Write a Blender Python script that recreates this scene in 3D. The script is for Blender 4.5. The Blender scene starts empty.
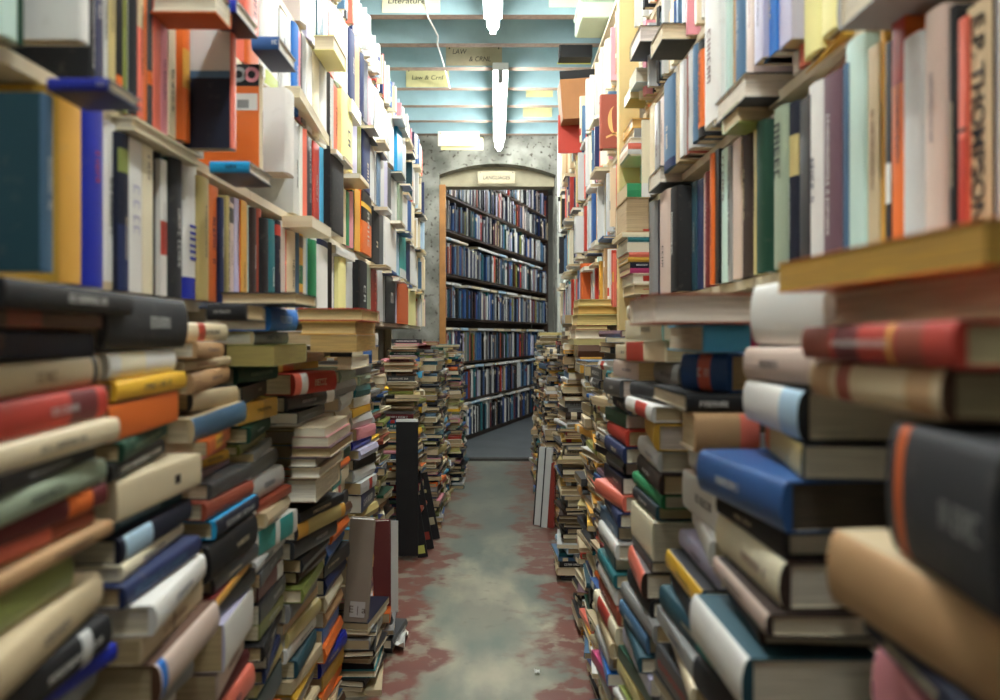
import bpy, math, random
from mathutils import Vector, Matrix
R = random.Random(11)
F, CX, CY, EYE = 800.0, 495.0, 335.0, 1.1          # focal length (px), vanishing point, eye height
def wx(x, d): return (x - CX) * d / F
def wz(y, d): return EYE + (CY - y) * d / F
def dep(x, X): return F * X / (x - CX)
col = bpy.context.scene.collection

# ------------------------------------------------------------------ palette (the objects' own colours, sRGB 0-255)
PAL = dict(white=(228,226,220), cream=(226,210,176), ivory=(236,226,196), beige=(200,180,144), tan=(184,146,104), khaki=(196,178,118),
 ochre=(222,166,72), mustard=(205,160,60), yellow=(238,186,56), pale_yellow=(238,230,158), orange=(226,112,46), burnt_orange=(196,90,34),
 salmon=(226,116,96), red=(184,60,46), maroon=(104,38,40), rust=(150,72,52), pink=(226,150,160), magenta=(176,58,104), purple=(92,60,120),
 mauve=(112,84,94), lilac=(186,182,206), navy=(34,46,86), dark_navy=(24,28,46), royal_blue=(30,46,164), blue=(54,92,148),
 bright_blue=(40,112,192), sky_blue=(90,180,220), cyan=(38,158,212), pale_blue=(170,200,220), steel_blue=(78,112,142), teal=(40,110,116),
 dark_teal=(38,76,88), turquoise=(56,156,150), green=(48,136,88), dark_green=(26,66,48), olive=(120,124,60), moss_green=(130,140,72),
 sage=(152,166,142), mint=(200,226,216), grey=(142,142,140), pale_grey=(198,199,196), dark_grey=(70,72,74), charcoal=(44,45,48),
 black=(22,22,24), brown=(92,62,44), dark_brown=(54,40,34), pink_beige=(206,184,170), lime=(186,200,110))
def lin(c):
    c = c / 255.0
    return c / 12.92 if c <= .04045 else ((c + .055) / 1.055) ** 2.4
def rgb(name):
    t = PAL[name] if isinstance(name, str) else name
    return (lin(t[0]), lin(t[1]), lin(t[2]), 1.0)
PAGE = [(222,208,176), (232,222,198), (206,186,146), (238,232,214), (196,172,128)]

# ------------------------------------------------------------------ materials
def new_mat(name):
    m = bpy.data.materials.new(name); m.use_nodes = True
    nt = m.node_tree; b = nt.nodes['Principled BSDF']
    return m, nt, b
def node(nt, t, **kw):
    n = nt.nodes.new(t)
    for k, v in kw.items(): setattr(n, k, v)
    return n
def mixc(nt, a, b, f, mode='MIX'):
    n = node(nt, 'ShaderNodeMix', data_type='RGBA', blend_type=mode)
    for s, v in ((6, a), (7, b), (0, f)):
        if hasattr(v, 'links'): nt.links.new(v, n.inputs[s])
        else: n.inputs[s].default_value = v
    return n.outputs[2]
def noise(nt, scale, detail=3, coord='Object', stretch=None):
    tc = node(nt, 'ShaderNodeTexCoord'); n = node(nt, 'ShaderNodeTexNoise'); n.inputs['Scale'].default_value = scale; n.inputs['Detail'].default_value = detail
    src = tc.outputs[coord]
    if stretch:
        mp = node(nt, 'ShaderNodeMapping'); mp.inputs['Scale'].default_value = stretch
        nt.links.new(src, mp.inputs[0]); src = mp.outputs[0]
    nt.links.new(src, n.inputs['Vector'])
    return n.outputs['Fac']
def ramp(nt, fac, stops):
    r = node(nt, 'ShaderNodeValToRGB'); e = r.color_ramp.elements
    while len(e) < len(stops): e.new(.5)
    for i, (p, c) in enumerate(stops):
        e[i].position = p; e[i].color = c if len(c) == 4 else (*c, 1)
    nt.links.new(fac, r.inputs[0])
    return r.outputs[0]
def cover_mat(name, rough, wear):
    m, nt, b = new_mat(name)
    a = node(nt, 'ShaderNodeAttribute', attribute_name='tint')
    f = ramp(nt, noise(nt, 45, 5), [(.6, (0, 0, 0)), (.8, (wear, wear, wear))])
    c = mixc(nt, a.outputs['Color'], (.30, .26, .20, 1), f)
    nt.links.new(c, b.inputs['Base Color'])
    b.inputs['Roughness'].default_value = rough
    b.inputs['Specular IOR Level'].default_value = .35
    return m
M = {}
M['gloss'] = cover_mat('glossy_cover', .34, .08)
M['cloth'] = cover_mat('cloth_cover', .62, .16)
m, nt, b = new_mat('page_edges')
a = node(nt, 'ShaderNodeAttribute', attribute_name='tint')
st = noise(nt, 1.0, 2, stretch=(900, 12, 12))
f = ramp(nt, st, [(.35, (0, 0, 0)), (.6, (.42, .42, .42))])
nt.links.new(mixc(nt, a.outputs['Color'], (.16, .12, .07, 1), f), b.inputs['Base Color']); b.inputs['Roughness'].default_value = .8
M['pages'] = m
def plain(name, c, rough=.5, var=.0, scale=30, metal=0, emit=0):
    m, nt, b = new_mat(name)
    c = rgb(c)
    if var:
        f = noise(nt, scale, 5)
        d = tuple(v * (1 - var) for v in c[:3]) + (1,)
        nt.links.new(mixc(nt, d, c, ramp(nt, f, [(.3, (0, 0, 0)), (.65, (1, 1, 1))])), b.inputs['Base Color'])
    else: b.inputs['Base Color'].default_value = c
    b.inputs['Roughness'].default_value = rough; b.inputs['Metallic'].default_value = metal
    if emit:
        b.inputs['Emission Color'].default_value = (.94, .98, 1, 1); b.inputs['Emission Strength'].default_value = emit
    M[name] = m
    return m

# ------------------------------------------------------------------ objects
def link(o, parent=None):
    col.objects.link(o)
    if parent is not None: o.parent = parent
    return o
def mesh_obj(name, vs, fs, mat, parent=None, tints=None, smooth=False, sharp=False):
    me = bpy.data.meshes.new(name); me.from_pydata(vs, [], fs)
    if tints is not None:
        at = me.attributes.new('tint', 'FLOAT_COLOR', 'FACE')
        at.data.foreach_set('color', [v for t in tints for v in t])
    for mm in (mat if isinstance(mat, list) else [mat]): me.materials.append(mm)
    if sharp: me.polygons.foreach_set('use_smooth', [True] * len(fs)); me.set_sharp_from_angle(angle=math.radians(38))
    if smooth: me.polygons.foreach_set('use_smooth', [True] * len(fs))
    me.update()
    return link(bpy.data.objects.new(name, me), parent)
def empty(name, mat4):
    o = bpy.data.objects.new(name, None); o.empty_display_size = .05; link(o); o.matrix_world = mat4
    return o
def tag(o, label, cat, group=None, kind=None):
    if label: o['label'] = label
    if cat: o['category'] = cat
    if group: o['group'] = group
    if kind: o['kind'] = kind
    return o
def bevel(o, w, seg=2):
    md = o.modifiers.new('edge', 'BEVEL'); md.width = w; md.segments = seg; md.limit_method = 'ANGLE'
    return o
class MB:
    """collects boxes and tubes into one mesh"""
    def __init__(s): s.v, s.f = [], []
    def box(s, x0, x1, y0, y1, z0, z1, mw=None):
        n = len(s.v)
        pts = [Vector((x, y, z)) for x in (x0, x1) for y in (y0, y1) for z in (z0, z1)]
        if mw is not None: pts = [mw @ p for p in pts]
        s.v += [tuple(p) for p in pts]
        s.f += [tuple(n + i for i in q) for q in ((0, 1, 3, 2), (4, 6, 7, 5), (0, 4, 5, 1), (2, 3, 7, 6), (0, 2, 6, 4), (1, 5, 7, 3))]
        return s
    def tube(s, pts, r, seg=8, cap=True):
        pts = [Vector(p) for p in pts]; base = len(s.v)
        for i, p in enumerate(pts):
            t = (pts[min(i + 1, len(pts) - 1)] - pts[max(i - 1, 0)]).normalized()
            u = t.cross(Vector((0, 0, 1)))
            if u.length < .01: u = t.cross(Vector((1, 0, 0)))
            u.normalize(); w = t.cross(u)
            rr = r[i] if isinstance(r, (list, tuple)) else r
            for k in range(seg):
                a = 2 * math.pi * k / seg
                s.v.append(tuple(p + u * rr * math.cos(a) + w * rr * math.sin(a)))
        for i in range(len(pts) - 1):
            for k in range(seg):
                k2 = (k + 1) % seg
                s.f.append((base + i * seg + k, base + i * seg + k2, base + (i + 1) * seg + k2, base + (i + 1) * seg + k))
        if cap:
            s.f.append(tuple(base + k for k in range(seg))[::-1]); s.f.append(tuple(base + (len(pts) - 1) * seg + k for k in range(seg)))
        return s
    def build(s, name, mat, parent=None, **kw): return mesh_obj(name, s.v, s.f, mat, parent, **kw)

# ------------------------------------------------------------------ one book: spine at y=0 facing -y, thickness along x, height along z
def profile(t, W, hard, seg):
    b = (.18 * t if hard else .04 * t); b = min(b, .009)
    c = min(.0028 if hard else .0009, t * .22)
    out = [(-t / 2, W)]
    for i in range(seg + 1):
        a = -math.pi / 2 + math.pi * i / seg
        out.append((t / 2 * math.sin(a), -b * math.cos(a)))
    out.append((t / 2, W))
    inn = [(t / 2 - c, W), (t / 2 - c, c + .001), (-t / 2 + c, c + .001), (-t / 2 + c, W)]
    return out, inn, b, c
def cover_geo(bk):
    t, H, W, hard, o = bk['t'], bk['H'], bk['W'], bk['hard'], bk['o']
    seg = bk['seg']
    out, inn, b, c = profile(t, W, hard, seg)
    bands = o.get('bands', []); zs = sorted({0., 1.} | {v for q in bands for v in q[:2]} | {v for q in o.get('fb', []) for v in q[:2]})
    pr = out + inn; n = len(pr); vs = [(x, y, z * H) for z in zs for x, y in pr]
    sp, fr = rgb(bk['col']), rgb(o.get('cov', bk['col'])); inner = rgb((225, 215, 190))
    fs, ts = [], []
    for k in range(len(zs) - 1):
        zm = (zs[k] + zs[k + 1]) / 2
        cs, cf = sp, fr
        for q in bands:
            if q[0] < zm < q[1]: cs = rgb(q[2])
        for q in o.get('fb', []):
            if q[0] < zm < q[1]: cf = rgb(q[2])
        for i in range(n):
            j = (i + 1) % n
            fs.append((k * n + i, k * n + j, (k + 1) * n + j, (k + 1) * n + i))
            ts.append(cs if 1 <= i <= seg else cf if i in (0, seg + 1) else fr if i in (seg + 2, n - 1) else inner)
    N = len(out)
    for k, rev in ((0, True), (len(zs) - 1, False)):
        o0 = k * n
        # three caps: back board, spine, front board
        caps = [(o0, o0 + 1, o0 + N + 2, o0 + N + 3), tuple([o0 + i for i in range(1, seg + 2)] + [o0 + N + 1, o0 + N + 2]), (o0 + seg + 1, o0 + seg + 2, o0 + N, o0 + N + 1)]
        for q in caps:
            fs.append(q[::-1] if rev else q); ts.append(fr)
    return vs, fs, ts
def pages_geo(bk):
    t, H, W, hard = bk['t'], bk['H'], bk['W'], bk['hard']
    c = min(.0028 if hard else .0009, t * .22) + .0001; ov = .003 if hard else .0006; e = W - ov * 1.3
    hx = t / 2 - c; dip = min(.006, t * .12) if hard else .0
    ys = [(-hx, e), (-hx * .5, e - dip * .75), (0, e - dip), (hx * .5, e - dip * .75), (hx, e)] if hard else [(-hx, e), (hx, e)]
    pr = [(-hx, c + .0015)] + ys + [(hx, c + .0015)]
    n = len(pr); vs = [(x, y, z) for z in (ov, H - ov) for x, y in pr]
    fs = [(i, i + n, (i + 1) % n + n, (i + 1) % n) for i in range(n)] + [tuple(range(n)), tuple(range(2 * n - 1, n - 1, -1))]
    return vs, fs, [rgb(bk['pg'])] * len(fs)
def strokes(bk, f0, f1, wid, colour, rnd, rows=1, y=None, xo=0, size=None, words=True):
    """a line of letter-like marks running down the spine: small upright and cross strokes"""
    t, H = bk['t'], bk['H']
    out, inn, b, c = profile(t, bk['W'], bk['hard'], bk['seg'])
    vs, fs = [], []
    for r in range(rows):
        lh = wid * t / rows * .62; xc = xo * t + (r - (rows - 1) / 2) * wid * t / rows; z = f1 * H; adv = lh * .78
        yy = -b - .0006 if y is None else y
        while z > f0 * H + adv:
            if words and rnd.random() < .13: z -= adv * .45; continue
            w = adv * .74; s = lh * .16
            x0, x1 = xc - lh / 2, xc + lh / 2
            bars = [(x0, x1, z - s, z)]
            k = rnd.random()
            if k < .55: bars.append((x0, x1, z - w, z - w + s))
            if k > .2: bars.append((x1 - s, x1, z - w, z))
            if .3 < k < .8: bars.append((xc - s / 2, xc + s / 2, z - w, z))
            if k > .6: bars.append((x0, x0 + s, z - w, z))
            for q in bars:
                n = len(vs); vs += [(q[0], yy, q[2]), (q[1], yy, q[2]), (q[1], yy, q[3]), (q[0], yy, q[3])]; fs.append((n, n + 1, n + 2, n + 3))
            z -= adv
    return vs, fs, [rgb(colour)] * len(fs)
def spine_patch(bk, f0, f1, colour, a0=.08, a1=.92, off=.0005):
    """a flat coloured patch that follows the spine, standing in for a dark hole"""
    out, inn, b, c = profile(bk['t'], bk['W'], bk['hard'], bk['seg'])
    t, H = bk['t'], bk['H']; vs, n = [], 6
    for k in range(n + 1):
        a = a0 + (a1 - a0) * k / n; x = (a - .5) * t; y = -b * math.sqrt(max(0, 1 - (2 * x / t) ** 2)) - off
        vs += [(x, y, f0 * H), (x, y, f1 * H)]
    fs = [(2 * k, 2 * k + 2, 2 * k + 3, 2 * k + 1) for k in range(n)]
    return vs, fs, [rgb(colour)] * n

BOOKS = []
def spine_quad(bk):
    m, t, H = bk['m'], bk['t'], bk['H']
    return [m @ Vector(p) for p in ((-t / 2, 0, 0), (t / 2, 0, 0), (t / 2, 0, H), (-t / 2, 0, H))]
def scr(p):
    if p.y < .15: return None
    return CX + F * p.x / p.y, CY - F * (p.z - EYE) / p.y
def seen_area(bk):
    best = 0
    m, t, H, W = bk['m'], bk['t'], bk['H'], bk['W']
    A = [(-t / 2, 0, 0), (t / 2, 0, 0), (t / 2, 0, H), (-t / 2, 0, H)]
    B = [(-t / 2, 0, 0), (t / 2, 0, 0), (t / 2, W, 0), (-t / 2, W, 0)]
    C = [(-t / 2, W, 0), (t / 2, W, 0), (t / 2, W, H), (-t / 2, W, H)]
    u = bk['o'].get('out', 0); sx = (1 if m.col[1][0] > 0 else -1) * t / 2
    D = [(sx, 0, 0), (sx, u + .03, 0), (sx, u + .03, H), (sx, 0, H)]
    for q, w in ((A, 1), (D, 1 if u > .03 else 0), (B, .35), (C, 1 if bk['o'].get('ori') in ('p', 'cp') else 0)):
        s = [scr(m @ Vector(p)) for p in q]
        if any(v is None for v in s): continue
        s = [(min(max(x, 0), 1000), min(max(y, 0), 700)) for x, y in s]
        ar = abs(sum(s[i][0] * s[(i + 1) % 4][1] - s[(i + 1) % 4][0] * s[i][1] for i in range(4))) / 2
        best = max(best, ar * w)
    return best
def add_book(m, t, H, W, colour, o, where, order, stuff=False):
    bk = dict(m=m, t=max(t, .004), H=H, W=W, col=colour, o=o, hard=o.get('hard', R.random() < .5), pg=o.get('pg', R.choice(PAGE)), seg=10, where=where, order=order, stuff=stuff)
    bk['area'] = 0 if stuff else seen_area(bk)
    BOOKS.append(bk)
    return bk
def frame(x, y, z, o):
    m = Matrix((x, y, z)).transposed().to_4x4(); m.translation = o
    return m
ZUP = Vector((0, 0, 1))
TUBE, TUBE_BACK, EXPOSURE, FSTOP = 40.0, 55.0, 0.9, 3.1
# ------------------------------------------------------------------ laying books out
def row(side, X, base, entries, where, h=.22, wmax=.2, hmax=.245):
    """upright books on a shelf, spines to the aisle; entries: x0, x1, colour, top (px or None), options"""
    for i, e in enumerate(entries):
        x0, x1, c = e[:3]; top = e[3] if len(e) > 3 else None; o = e[4] if len(e) > 4 else {}
        Xp = X - o.get('out', R.uniform(-.014, .006))
        d0, d1 = sorted((dep(x0, side * Xp), dep(x1, side * Xp)))
        dm = (d0 + d1) / 2; z0 = base + o.get('up', 0)
        H = wz(top, dm) - z0 if top is not None else h + R.uniform(-.018, .012)
        H = min(max(.12, H), hmax - o.get('up', 0))
        W = o.get('W', min(wmax, max(.1, H * .7)))
        m = frame(Vector((0, 1, 0)), Vector((-1, 0, 0)), ZUP, Vector((side * Xp, dm, z0))) if side < 0 else frame(Vector((0, -1, 0)), Vector((1, 0, 0)), ZUP, Vector((Xp, dm, z0)))
        if o.get('lean'): m = m @ Matrix.Rotation(math.radians(o['lean']), 4, 'Y')
        add_book(m, d1 - d0 - .0008, H, W, c, o, where, i)
def lying(side, ori, a, b, dn, df, z0, t, W, c, o, where, order, stuff=False):
    """a book lying flat: ori s = spine to the aisle, p = pages to the aisle, c = spine to the near end, cp = pages to the near end"""
    if ori in 's p':
        P0, P1 = Vector((wx(a, dn), dn, 0)), Vector((wx(b, df), df, 0))
        w = Vector((-(P1 - P0).y, (P1 - P0).x, 0)).normalized()
        if w.x * side < 0: w = -w
    else:
        P0, P1 = Vector((wx(a, dn), dn, 0)), Vector((wx(b, dn), dn, 0)); W = df - dn
        w = Vector((0, 1, 0))
        if o.get('yaw'):
            rot = Matrix.Rotation(math.radians(o['yaw']), 3, 'Z'); mid = (P0 + P1) / 2; w = rot @ w; P0 = mid + rot @ (P0 - mid); P1 = mid + rot @ (P1 - mid)
    L = (P1 - P0).length; mid = (P0 + P1) / 2
    if ori in ('p', 'cp'): mid = mid + w * W; w = -w
    z = ZUP.cross(w)
    m = frame(ZUP, w, z, mid - z * (L / 2) + ZUP * (z0 + t / 2))
    if o.get('tilt'): m = Matrix.Translation(mid + ZUP * z0) @ Matrix.Rotation(math.radians(o['tilt']), 4, w) @ Matrix.Translation(-mid - ZUP * z0) @ m
    return add_book(m, t - .0006, L, W, c, dict(o, ori=ori), where, order, stuff)
def pile(side, dn, df, entries, ybot, where, W=.165, floor=True):
    """a pile listed from its top: a, b, top (px at mid), colour, options; each book ends where the next begins"""
    zs, rows_ = [], []
    for e in entries:
        a, b, y, c = e[:4]; o = dict(e[4]) if len(e) > 4 else {}
        n, f = o.get('dn', dn), o.get('df', df); ori = o.get('ori', 's')
        zs.append(wz(y, n if ori[0] == 'c' else (n + f) / 2)); rows_.append((a, b, c, o, n, f, ori))
    zs.append(wz(ybot, (dn + df) / 2))
    for i in range(1, len(zs)): zs[i] = min(zs[i], zs[i - 1] - .007)
    for i, (a, b, c, o, n, f, ori) in enumerate(rows_):
        t_ = zs[i] - zs[i + 1]
        if ori in 's p' and i:
            X0, X1 = wx(a, n), wx(b, f); s0, s1 = R.uniform(0, .05) * min(1, n / 1.2), R.uniform(0, .03); q = R.gauss(0, .006)
            k0, k1 = s0 / (f - n), 1 - s1 / (f - n); n, f = n + s0, f - s1
            Xa, Xb = X0 + (X1 - X0) * k0 + q, X0 + (X1 - X0) * k1 - q; a, b = CX + F * Xa / n, CX + F * Xb / f
            o.setdefault('tilt', R.gauss(0, .7)); t_ *= .95
        lying(side, ori, a, b, n, f, zs[i + 1], t_, o.get('W', W + R.uniform(-.02, .02)), c, o, where, i)
    if floor: heap(side, dn, df, abs(wx((rows_[-1][0] + rows_[-1][1]) / 2, (dn + df) / 2)), zs[-1], where, len(rows_), stuff=True)
MIX = ['white'] * 6 + ['cream'] * 6 + ['ivory'] * 3 + ['beige'] * 6 + ['tan'] * 3 + ['black'] * 8 + ['charcoal'] * 5 + ['navy'] * 4 + ['dark_navy'] * 3 + ['steel_blue'] * 3 + ['teal'] * 2 + ['dark_teal'] * 2 + \
      ['grey'] * 4 + ['pale_grey'] * 4 + ['dark_grey'] * 3 + ['olive', 'moss_green', 'dark_green', 'sage', 'red', 'rust', 'maroon', 'orange', 'ochre', 'yellow', 'blue', 'bright_blue', 'sky_blue', 'pink', 'mauve', 'brown', 'dark_brown', 'khaki', 'pale_blue', 'salmon']
DIM = [(200, 182, 148), (182, 162, 126), (150, 132, 102), (216, 204, 176), (170, 150, 116)]
DARK = ['white', 'cream', 'ivory', 'beige', 'tan', 'pale_grey', 'khaki'] * 2 + ['black'] * 5 + ['charcoal'] * 4 + ['navy'] * 3 + ['dark_navy', 'dark_green', 'dark_teal', 'teal', 'steel_blue', 'blue', 'maroon', 'brown', 'dark_brown', 'olive', 'moss_green', 'dark_grey', 'grey', 'mauve'] * 2 + ['red', 'rust', 'orange', 'yellow', 'ochre', 'sky_blue', 'pink', 'lime', 'turquoise']
def heap(side, dn, df, Xf, ztop, where, first=0, mix=MIX, stuff=False, jit=.02, foot=0, tmin=.012, tmax=.036, turn=('c', 'p', 'cp')):
    """a pile of assorted books from the floor up to ztop, its face at |x| = Xf (Xf - foot at the floor)"""
    z, L = .0, []
    while z < ztop - .008:
        t = min(R.choice((R.uniform(tmin, tmax * .6), R.uniform(tmin, tmax))), ztop - z)
        if ztop - z - t < .01: t = ztop - z
        L.append((z, t)); z += t
    for k, (z, t) in enumerate(reversed(L)):
        X = Xf - foot * (1 - z / max(ztop, .3)) + R.gauss(0, jit) * .5
        n, f = dn + R.uniform(.0, .02), df - R.uniform(0, .05); q = R.uniform(-.02, .02); W = R.uniform(.12, .18)
        ori = R.choice(('s',) * 7 + turn)
        c = R.choice(mix); o = {'pg': R.choice(DIM)}
        if R.random() < .3: o['bands'] = [(.7, .86, R.choice(('cream', 'white', 'black', 'red', 'ochre')))]
        if R.random() < .35: o['let'] = (.15, .85, .55, 'white' if sum(PAL[c]) < 330 else 'charcoal')
        if ori in 's p': lying(side, ori, CX + F * side * (X + q) / n, CX + F * side * (X - q) / f, n, f, z, t, W, c, o, where, first + k, stuff)
        else:
            n += .02; xa, xb = CX + F * side * X / n, CX + F * side * (X + R.uniform(.13, .17)) / n
            lying(side, ori, min(xa, xb), max(xa, xb), n, f, z, t, .1, c, dict(o, yaw=R.uniform(-6, 6)), where, first + k, stuff)
def shelf_run(side, X, base, d0, d1, mix, where, first=0, h=.215, stuff=True, tmin=.008, tmax=.03):
    """assorted upright books from depth d0 to d1"""
    d, i = d0, first
    while d < d1:
        t = R.uniform(tmin, tmax) if R.random() < .75 else R.uniform(.02, .042)
        if R.random() < .012: d += .04
        c = R.choice(mix); o = {'out': R.choice((0, 0, -.012, .02, -.02)) + R.uniform(-.01, .01)}
        if R.random() < .3: a = R.uniform(.1, .75); o['bands'] = [(a, a + R.uniform(.06, .2), R.choice(('white', 'cream', 'black', 'cream', 'grey', 'navy', 'ochre', 'red')))]
        if R.random() < .4: o['let'] = (.2, .9, .5, 'white' if sum(PAL[c]) < 330 else 'charcoal')
        H = h + R.choice((-.04, -.02, -.01, 0, .01, .02, .03)); Xp = X - o['out']; dm = d + t / 2
        m = frame(Vector((0, 1, 0)), Vector((-1, 0, 0)), ZUP, Vector((side * Xp, dm, base))) if side < 0 else frame(Vector((0, -1, 0)), Vector((1, 0, 0)), ZUP, Vector((Xp, dm, base)))
        if R.random() < .05: m = m @ Matrix.Rotation(math.radians(R.uniform(1, 3)), 4, 'Y')
        add_book(m, t - .0006, H, min(.19, H * .72), c, o, where, i, stuff)
        d += t; i += 1
def lip(side, X, z, d0, d1, n, where, first):
    """books lying on top of a row, jutting over its edge"""
    for k in range(n):
        d = R.uniform(d0, d1); L = R.uniform(.15, .22); t = R.uniform(.012, .024); o = {}
        c = R.choice(('white', 'cream', 'ivory', 'pale_grey', 'blue', 'charcoal', 'beige', 'white'))
        Xp = X - R.uniform(.02, .07)
        lying(side, R.choice(('s', 'p', 'p')), CX + F * side * Xp / d, CX + F * side * Xp / (d + L), d, d + L, z - .0225 - t, t, .16, c, {}, where, first + k, True)

W_ = 'white'; BK = 'black'
A_L, B_L, C_L, D_L, E_L = EYE + .065, EYE + .335, EYE + .61, EYE + .89, EYE + 1.17
# ---- left case, lowest shelf
row(-1, .55, A_L, [
 (39.5, 52, 'steel_blue', 95, dict(out=.085, cov='dark_teal', hard=True, fb=[(.0, .985, 'dark_teal')])), (51, 57, 'brown', 102, dict(bands=[(0, .3, 'steel_blue')])),  # teal book: shade on its near cover put into the darker cover colour
 (58, 79, 'ochre', 85, dict(out=.01, hard=True, cov='mustard')), (80, 101, 'royal_blue', 93, dict(hard=True, let=(.55, .75, .3, 'red'))), (102, 117, W_, 110, dict(bands=[(0, .05, 'beige')])),
 (117.5, 127.5, 'dark_navy', 134, dict(bands=[(.0, .42, 'navy'), (.75, .9, 'moss_green')])), (128, 142, W_, 140, dict(let=(.3, .7, .7, 'lilac'))), (142.5, 153, 'ivory', 146, dict(let=(.75, .95, .4, 'brown'))),
 (153.5, 160, BK, 150, dict(let=(.1, .9, .4, 'white'))), (160.5, 167, W_, 160, dict(bands=[(.3, .55, 'red')])), (167.5, 180, 'charcoal', 158, dict(hard=True, cov='dark_green')),
 (180.5, 195, W_, 162, dict(let=(.2, .55, .7, 'royal_blue'), bands=[(0, .16, 'royal_blue')])), (195.5, 207, 'khaki', 178, dict(hard=True)), (207.5, 218, 'orange', 186, {}),
 (218.5, 223, 'navy', 198), (223.2, 225.4, 'olive', 200), (225.6, 229, 'khaki', 196, dict(let=(.1, .95, .6, 'black'))), (229.2, 233.8, 'pink_beige', 203, dict(bands=[(.8, .95, 'charcoal')])),
 (234, 240.5, 'lilac', 199), (240.7, 247, 'ochre', 201, dict(bands=[(0, 1, 'ochre')], cov='orange')), (247.2, 251, 'mint', 206), (251.2, 255.2, 'dark_brown', 208), (255.4, 260, 'rust', 209),
 (260.2, 266.5, BK, 219, dict(hard=True)), (266.7, 273, 'teal', 220, dict(hard=True)), (273.2, 279, 'dark_navy', 221, dict(bands=[(.83, .95, 'red')])), (279.2, 286, W_, 222),
 (286.2, 294, 'cream', 232, dict(cov='salmon')), (294.2, 299, 'steel_blue', 233), (299.2, 303, 'yellow', 232, dict(bands=[(.0, .25, 'rust'), (.35, .58, 'green'), (.8, .95, 'brown')])), (303.2, 306, W_, 233),
 (306.2, 310, 'pale_blue', 236), (310.2, 315, 'green', 235, dict(bands=[(.93, .97, 'white')])), (315.2, 327, W_, 239, dict(bands=[(.9, .98, 'navy')], hard=True)), (327.2, 331, BK, 240), (331.2, 333, W_, 244),
 (333.2, 336.2, 'navy', 246), (336.4, 338, W_, 250), (338.2, 345, 'pale_yellow', 252, {}), (345.2, 358, 'pale_grey', 255, dict(let=(.4, .8, .5, 'dark_grey'))), (358.2, 366.5, BK, 262, dict(out=.02, hard=True)),
 (366.7, 371, 'sage', 256), (371.2, 377.2, 'red', 263, dict(let=(.1, .9, .5, 'salmon'))), (377.4, 383, 'pale_grey', 266), (383.2, 385, 'grey', 268), (385.2, 395, BK, 276, dict(let=(.25, .8, .4, 'white'))), (395.2, 397, 'lilac', 276),
 (397.2, 408, 'burnt_orange', 276, dict(hard=True, out=.0)), (408.2, 416, 'pale_yellow', 279, dict(hard=True)),
], 'lowest shelf of the case whose row starts with the teal hardback')
# ---- left case, second shelf
row(-1, .55, B_L, [
 (-2, 16, 'mint', None, dict(hard=True)), (17, 23.5, 'dark_green', None), (78, 88, W_, None, dict(out=.05, hard=True, up=.02, W=.17)), (88.5, 94.5, BK, None, dict(let=(.1, .8, .5, 'white'))), (95, 103, 'navy', None, {}),
 (103.3, 108, 'pale_grey', None, dict(let=(.3, .95, .8, 'black'))), (108.3, 115.7, 'khaki', None, dict(cov='olive')), (116, 122, BK, None, dict(bands=[(.12, .2, 'orange')])), (122.3, 127, 'moss_green', None, dict(bands=[(.5, 1, 'olive')])),
 (127.3, 133, 'pale_grey', None), (133.3, 137, 'charcoal', None), (137.3, 143, 'salmon', None, dict(bands=[(.55, .85, 'beige'), (.86, .98, 'olive')])), (143.3, 147, 'orange', None), (147.3, 153, 'dark_grey', None, dict(bands=[(.3, .4, 'orange')])),
 (153.3, 160, 'salmon', None, {}), (160.3, 167.5, 'pink', None, dict(cov='salmon')), (168, 176, 'ivory', None, dict(up=.006)), (176.3, 182, 'magenta', None, dict(up=.006, let=(.3, .9, .6, 'cream'))), (182.3, 189, 'orange', 12, dict(up=.006, bands=[(.4, .7, 'ochre')])),
 (189.5, 197, 'teal', 14, dict(up=.004, cov='dark_teal')), (197.3, 203, W_, 17, dict(let=(.1, .9, .5, 'black'), hard=True)),
 (230, 235, 'salmon', 30, dict(out=.075, W=.16, cov='pale_grey', fb=[(.0, .58, 'dark_navy'), (.58, .64, 'steel_blue')])), (259, 262.2, 'cream', 66, dict(out=.06, W=.15, up=.01, cov='orange', fb=[(.0, .76, 'orange'), (.79, 1., 'black')], fp=[('barcode_label', .02, .36, .56, .72, 'white'), ('barcode', .14, .3, .58, .66, 'grey')], fd=[('ring', .1, .9, .008, .016, 'pink'), ('ring', .28, .9, .008, .016, 'grey')])),
 (284, 292.8, W_, 70, dict(out=.05, hard=True, W=.19, up=.052)), (293.2, 299.5, 'pale_grey', 120), (299.7, 302, W_, 124), (302.2, 306, 'salmon', 124), (306.2, 312.3, 'dark_navy', 127, dict(let=(.2, .9, .4, 'pale_grey'))), (312.5, 319, 'red', 130, {}),
 (319.3, 329, 'sky_blue', 135, dict(cov='pale_blue')), (330, 343, BK, 128, dict(out=.03, hard=True, up=-.0)), (343.3, 347, 'cream', 190), (347.2, 349.4, 'green', 192), (349.6, 352, 'pink', 192), (352.2, 354.8, 'dark_green', 191), (355, 360.5, 'ochre', 191),
 (361, 371, 'orange', 193, dict(bands=[(.52, 1, 'black'), (.74, .82, 'yellow')], out=.01, let=(.1, .7, .3, 'white'))), (371.3, 379, BK, 200, dict(hard=True)), (379.3, 384.5, 'dark_grey', 215), (384.7, 396, W_, 219, {}), (396.3, 399.5, 'pale_blue', 222),
 (399.7, 406, 'turquoise', 234, dict(bands=[(.0, .2, 'white')])), (406.2, 410, 'navy', 236), (410.2, 417, W_, 243),
], 'second shelf up of the case starting with the mint book', h=.24, hmax=.252)
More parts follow.
